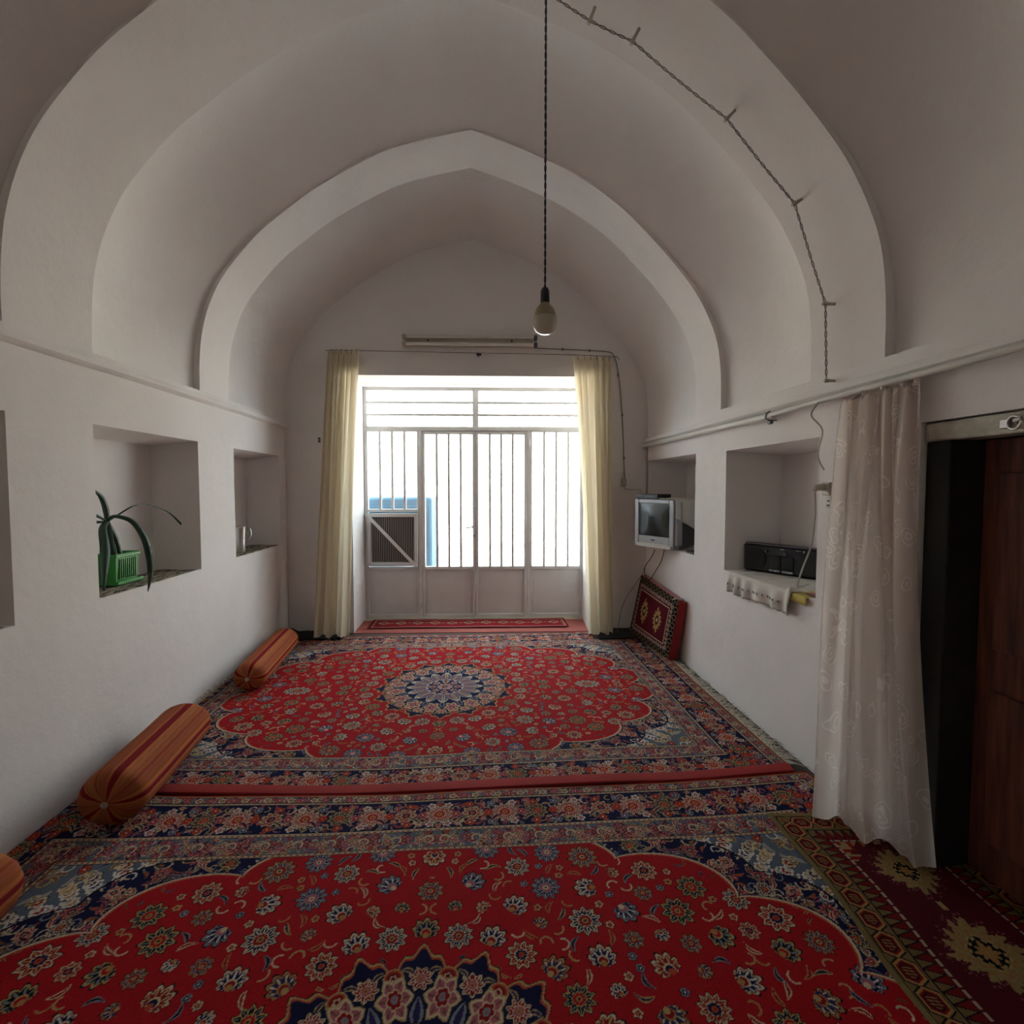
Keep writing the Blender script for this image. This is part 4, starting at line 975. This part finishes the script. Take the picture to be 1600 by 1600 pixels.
P, F, c = grid_mesh(xs, ys, wear(ci, 7), lambda X, Y: cp(X, Y, 0.0*X))
link('face', P, F, RUG, LC, cols=c, angle=180, label='patterned carpet face')
N_ = 24; ring = [(-hw_+2*hw_*k/N_, -hh_) for k in range(N_)]+[(hw_, -hh_+2*hh_*k/N_) for k in range(N_)]+[(hw_-2*hw_*k/N_, hh_) for k in range(N_)]+[(-hw_, hh_-2*hh_*k/N_) for k in range(N_)]
V = []; K = 7
for k in range(K):
    t = k/(K-1); off = .0-.085*t; inf = 1+.03*math.sin(PI*t)
    for (x, y) in ring: q = cp(np.array(x*inf), np.array(y*inf), np.array(off)); q[2] = max(q[2], .016); q[0] = min(q[0], 1.603); V.append(tuple(q))
n = len(ring); F = [(k*n+i, k*n+(i+1) % n, (k+1)*n+(i+1) % n, (k+1)*n+i) for k in range(K-1) for i in range(n)]+[tuple((K-1)*n+i for i in range(n))]
link('side', V, F, REDV, LC, angle=180, label='plain red velvet side')
mb = MB(); q = cp(np.array(hw_), np.array(hh_), np.array(0.)); q = Vector(q.tolist())
mb.tube([q+Vector((-.03, .05, .0)), q+Vector((.0, .02, .02)), q+Vector((.03, -.01, .012)), q+Vector((.045, -.012, -.01))], .006, 6); mb.build('piping', FRINGE, LC)

# ---------------------------------------------------------------- radio and cloths in the nearer right niche
ZE = .835
rb = empty('radio_cassette', (1.83, 2.955, ZE+.012), math.atan2(-.44, .22), label='long black radio cassette player in the right niche', cat='radio')
def rp(mb, name, m, **k): return link(name, mb.v, mb.f, m, rb, local=True, **k)      # local x along the front, -y to the viewer
mb = MB(); mb.box((-.255, 0, 0), (.255, .12, .17), .012); rp(mb, 'casing', BLACK)
mb = MB(); mb.box((-.235, -.006, .165), (.235, .02, .178), .004); rp(mb, 'handle', GREYP)
for x in (-.165, .165):
    mb = MB(); mb.lathe([(.0, .0), (.062, .0), (.068, .004), (.070, .010)], M=Matrix.Translation((x, .002, .078)) @ Matrix.Rotation(PI/2, 4, 'X'), n=32); rp(mb, 'speaker', GREYP if False else mat('speaker grille', (.02, .02, .02), .8))
mb = MB(); mb.box((-.075, -.006, .03), (.0, 0, .11), .003).box((.01, -.006, .03), (.08, 0, .11), .003); rp(mb, 'cassette_door', BLACK)
for x0 in (-.07, .012):
    mb = MB()
    for k in range(6): mb.box((x0+k*.0112, -.010, .010), (x0+k*.0112+.0095, 0, .022), .001)
    rp(mb, 'key_row', SILVER)
for (x, z) in ((-.09, .13), (.03, .125)):
    mb = MB(); mb.lathe([(0, .014), (.009, .013), (.010, 0)], M=Matrix.Translation((x, 0, z)) @ Matrix.Rotation(PI/2, 4, 'X'), n=14); rp(mb, 'knob', GREYP)
for q in (((-.005, -.003, .148), (.02, 0, .153)), ((.09, -.003, .150), (.12, 0, .154)), ((.135, -.003, .138), (.142, 0, .156))):
    mb = MB(); mb.box(*q); rp(mb, 'marking', SILVER)
mb = MB(); mb.box((-.08, -.003, .118), (.12, 0, .145)); rp(mb, 'tuning_window', mat('smoked window', (.03, .03, .035), .15))
def clothE(u, v):                                          # u along y, v from back to hem
    y = 3.17-(.64)*u-SK*XR; s = .46*v
    x = 1.94-s; z = ZE+.006+.002*math.sin(u*40)*math.sin(v*9)
    if s > .34: d = s-.34; x = 1.600-.008-.014*math.sin(u*34+1+2*math.sin(u*5))*min(1, d*12)*.8-.01*min(1, d*14); z = ZE+.008-d*(1+.07*math.sin(u*7))
    if u > .92: z += .02*math.sin((u-.92)/.08*PI)*(1 if v > .6 else 0)
    z -= .006*abs(math.sin(u*PI*17))*(v > .985)
    return (x, y, z)
mb = MB(); mb.grid(clothE, 110, 46)
o = mb.build('crochet_cloth', WCLOTH, angle=180); tag(o, 'white scalloped cloth hanging from the niche sill under the radio', 'cloth'); solid(o, .002)
for k in range(15):
    mb = MB(); p = clothE((k+.5)/17, .90); mb.box((p[0]-.0035, p[1]-.006, p[2]-.006), (p[0]-.0015, p[1]+.006, p[2]+.006))
    mb.build('openwork_hole', GREYP, o)
mb = MB(); mb.grid(lambda u, v: (1.94-.352*v, 2.62-.26*u, ZE+.003+.0015*math.sin(v*12)) if v < .97 else (1.600-.006, 2.62-.26*u, ZE+.004-(v-.97)*1.4), 20, 40)
o = mb.build('sill_liner', YCLOTH, angle=180); tag(o, 'yellow cloth on the niche sill beside the radio', 'cloth')
solid(o, .002)
mb = MB(); mb.box((1.63, 2.29, ZE+.008), (1.67, 2.42, ZE+.014), .002); o = mb.build('red_strap', REDV); tag(o, 'small dark red strap lying on the yellow cloth', 'strap')

# ---------------------------------------------------------------- left niches: liners, plant, jug
lc, t_, pl = nt('brown lace liner'); N = t_.nodes; Lk = t_.links
tc = N.new('ShaderNodeTexCoord'); mp = N.new('ShaderNodeMapping'); mp.inputs['Scale'].default_value = (1, .35, 1)
wv = N.new('ShaderNodeTexWave'); wv.inputs['Scale'].default_value = 9; wv.inputs['Distortion'].default_value = 9; wv.inputs['Detail'].default_value = 3; wv.inputs['Detail Scale'].default_value = 3
Lk.new(tc.outputs['Object'], mp.inputs[0]); Lk.new(mp.outputs[0], wv.inputs['Vector'])
r = N.new('ShaderNodeValToRGB'); e = r.color_ramp.elements; e[0].position = .22; e[0].color = (.035, .022, .012, 1); e[1].position = .34; e[1].color = (.40, .34, .24, 1)
Lk.new(wv.outputs['Fac'], r.inputs['Fac']); Lk.new(r.outputs['Color'], pl.inputs['Base Color']); pl.inputs['Roughness'].default_value = .9
for (a0, b0, z0, z1), lab in zip(NB, ('brown and cream liner in the niche cut by the left edge', 'brown and cream liner under the green plant pot', 'brown and cream liner under the steel jug')):
    mb = MB(); A = a0+.035-SK*XL; B = b0-.035-SK*XL
    mb.grid(lambda u, v: (XL-.245+.24*v, A+(B-A)*u, z0+.003+.002*math.sin(u*33)*math.sin(v*7)), 60, 14)
    o = mb.build('shelf_liner', lc, angle=180); tag(o, lab, 'cloth'); o['group'] = 'patterned niche liners'; solid(o, .0015, 1)
zb = .8565
pp = empty('potted_plant', (-1.935, 2.88, zb), label='strappy green plant in a bright green pot in the left niche', cat='plant')
def frust(mb, x0, x1, y0, y1, z0, z1, tp_):
    mb.add([(x0+tp_, y0+tp_, z0), (x1-tp_, y0+tp_, z0), (x1-tp_, y1-tp_, z0), (x0+tp_, y1-tp_, z0), (x0, y0, z1), (x1, y0, z1), (x1, y1, z1), (x0, y1, z1)],
           [(3, 2, 1, 0), (0, 1, 5, 4), (1, 2, 6, 5), (2, 3, 7, 6), (3, 0, 4, 7)])
mb = MB(); px0, px1, py0, py1 = -1.995, -1.878, 2.79, 2.975
frust(mb, px0, px1, py0, py1, zb+.012, zb+.165, .010)
mb.box((px0-.005, py0-.005, zb+.145), (px1+.006, py0+.006, zb+.163), .003).box((px0-.005, py1-.006, zb+.145), (px1+.006, py1+.005, zb+.163), .003)
mb.box((px1-.004, py0, zb+.145), (px1+.006, py1, zb+.163), .003).box((px0-.005, py0, zb+.145), (px0+.004, py1, zb+.163), .003)
pot = mb.build('pot', POTG, pp)
for k in range(9):
    y = py0+.03+k*(py1-py0-.06)/8; h = MB(); h.box((px1-.010, y-.004, zb+.03), (px1+.001, y+.004, zb+.135), .002); h.build('rib', POTG, pot)
mb = MB(); mb.box((px0-.012, py0-.012, zb+.0015), (px1+.014, py1+.012, zb+.012), .004).box((px1+.008, py0-.01, zb+.01), (px1+.014, py1+.01, zb+.022), .002).box((px0, py0-.012, zb+.01), (px1+.01, py0-.006, zb+.022), .002); mb.build('saucer', POTG, pp)
mb = MB(); mb.box((px0+.004, py0+.006, zb+.125), (px1-.004, py1-.006, zb+.142)); mb.build('soil', SOIL, pp)
def blade(P, W_, name='leaf', m=LEAF):
    Q = spline(P, 8); n = len(Q); V = []
    for i, p in enumerate(Q):
        t = (Q[min(i+1, n-1)]-Q[max(i-1, 0)]).normalized(); side = t.cross(Vector((.6, -.7, .35))).normalized()
        nn = side.cross(t); s = i/(n-1); k = s*(len(W_)-1); j = int(min(k, len(W_)-2)); w = W_[j]+(W_[j+1]-W_[j])*(k-j)
        V += [p-side*w, p+nn*w*.25, p+side*w]
    F = []
    for i in range(n-1): F += [(i*3, i*3+1, i*3+4, i*3+3), (i*3+1, i*3+2, i*3+5, i*3+4)]
    mb = MB(); mb.add(V, F); o = mb.build(name, m, pp, angle=180); solid(o, .0015); return o
J = Vector((-1.92, 2.80, 1.193))
mb = MB(); mb.tube(spline([(-1.93, 2.86, zb+.13), (-1.93, 2.835, 1.08), J], 6), [.017]*6+[.014]*6+[.010], 8); mb.build('stem', LEAF, pp)
blade([J+Vector((0, 0, -.02)), (-1.918, 2.79, 1.25), (-1.922, 2.765, 1.32), (-1.93, 2.715, 1.365)], [.009, .014, .012, .002])
blade([J, (-1.87, 2.885, 1.257), (-1.87, 2.95, 1.272), (-1.87, 3.046, 1.275), (-1.87, 3.237, 1.223), (-1.87, 3.38, 1.135), (-1.865, 3.29, 1.05)][:6]+[(-1.865, 3.49, 1.055)], [.004, .004, .003, .003, .007, .0015])
blade([J, (-1.87, 2.775, 1.222), (-1.80, 2.80, 1.195), (-1.755, 2.82, 1.11), (-1.735, 2.825, 1.02), (-1.73, 2.826, .92), (-1.73, 2.80, .822)], [.005, .009, .013, .016, .017, .013, .001])
blade([J, (-1.875, 2.70, 1.16), (-1.83, 2.645, 1.06), (-1.81, 2.60, .96), (-1.80, 2.585, .872)], [.009, .017, .021, .017, .004])
blade([J, (-1.93, 2.745, 1.225), (-1.94, 2.70, 1.235)], [.004, .008, .002])
blade([J, (-1.93, 2.74, 1.195), (-1.94, 2.70, 1.205)], [.004, .008, .002])
blade([(-1.93, 2.90, zb+.13), (-1.93, 2.865, 1.10), J], [.018, .015, .008])
jug = empty('steel_jug', (-1.875, 4.17, .8635), label='small steel jug with a handle in the far left niche', cat='jug')
mb = MB(); mb.lathe([(.0, 0), (.042, 0), (.044, .006), (.046, .06), (.050, .17), (.053, .19), (.050, .193), (.046, .17), (.042, .02), (0, .015)], (-1.875, 4.17, .8635), 28); mb.build('body', STEEL, jug)
mb = MB(); mb.lathe([(.051, 0), (.052, .008), (.030, .014), (0, .016)], (-1.875, 4.17, 1.055), 24); mb.build('lid', STEEL, jug)
mb = MB(); mb.tube(spline([(-1.845, 4.21, 1.04), (-1.82, 4.235, 1.045), (-1.815, 4.24, .98), (-1.845, 4.21, .93)], 6), .005, 8); mb.build('handle', STEEL, jug)
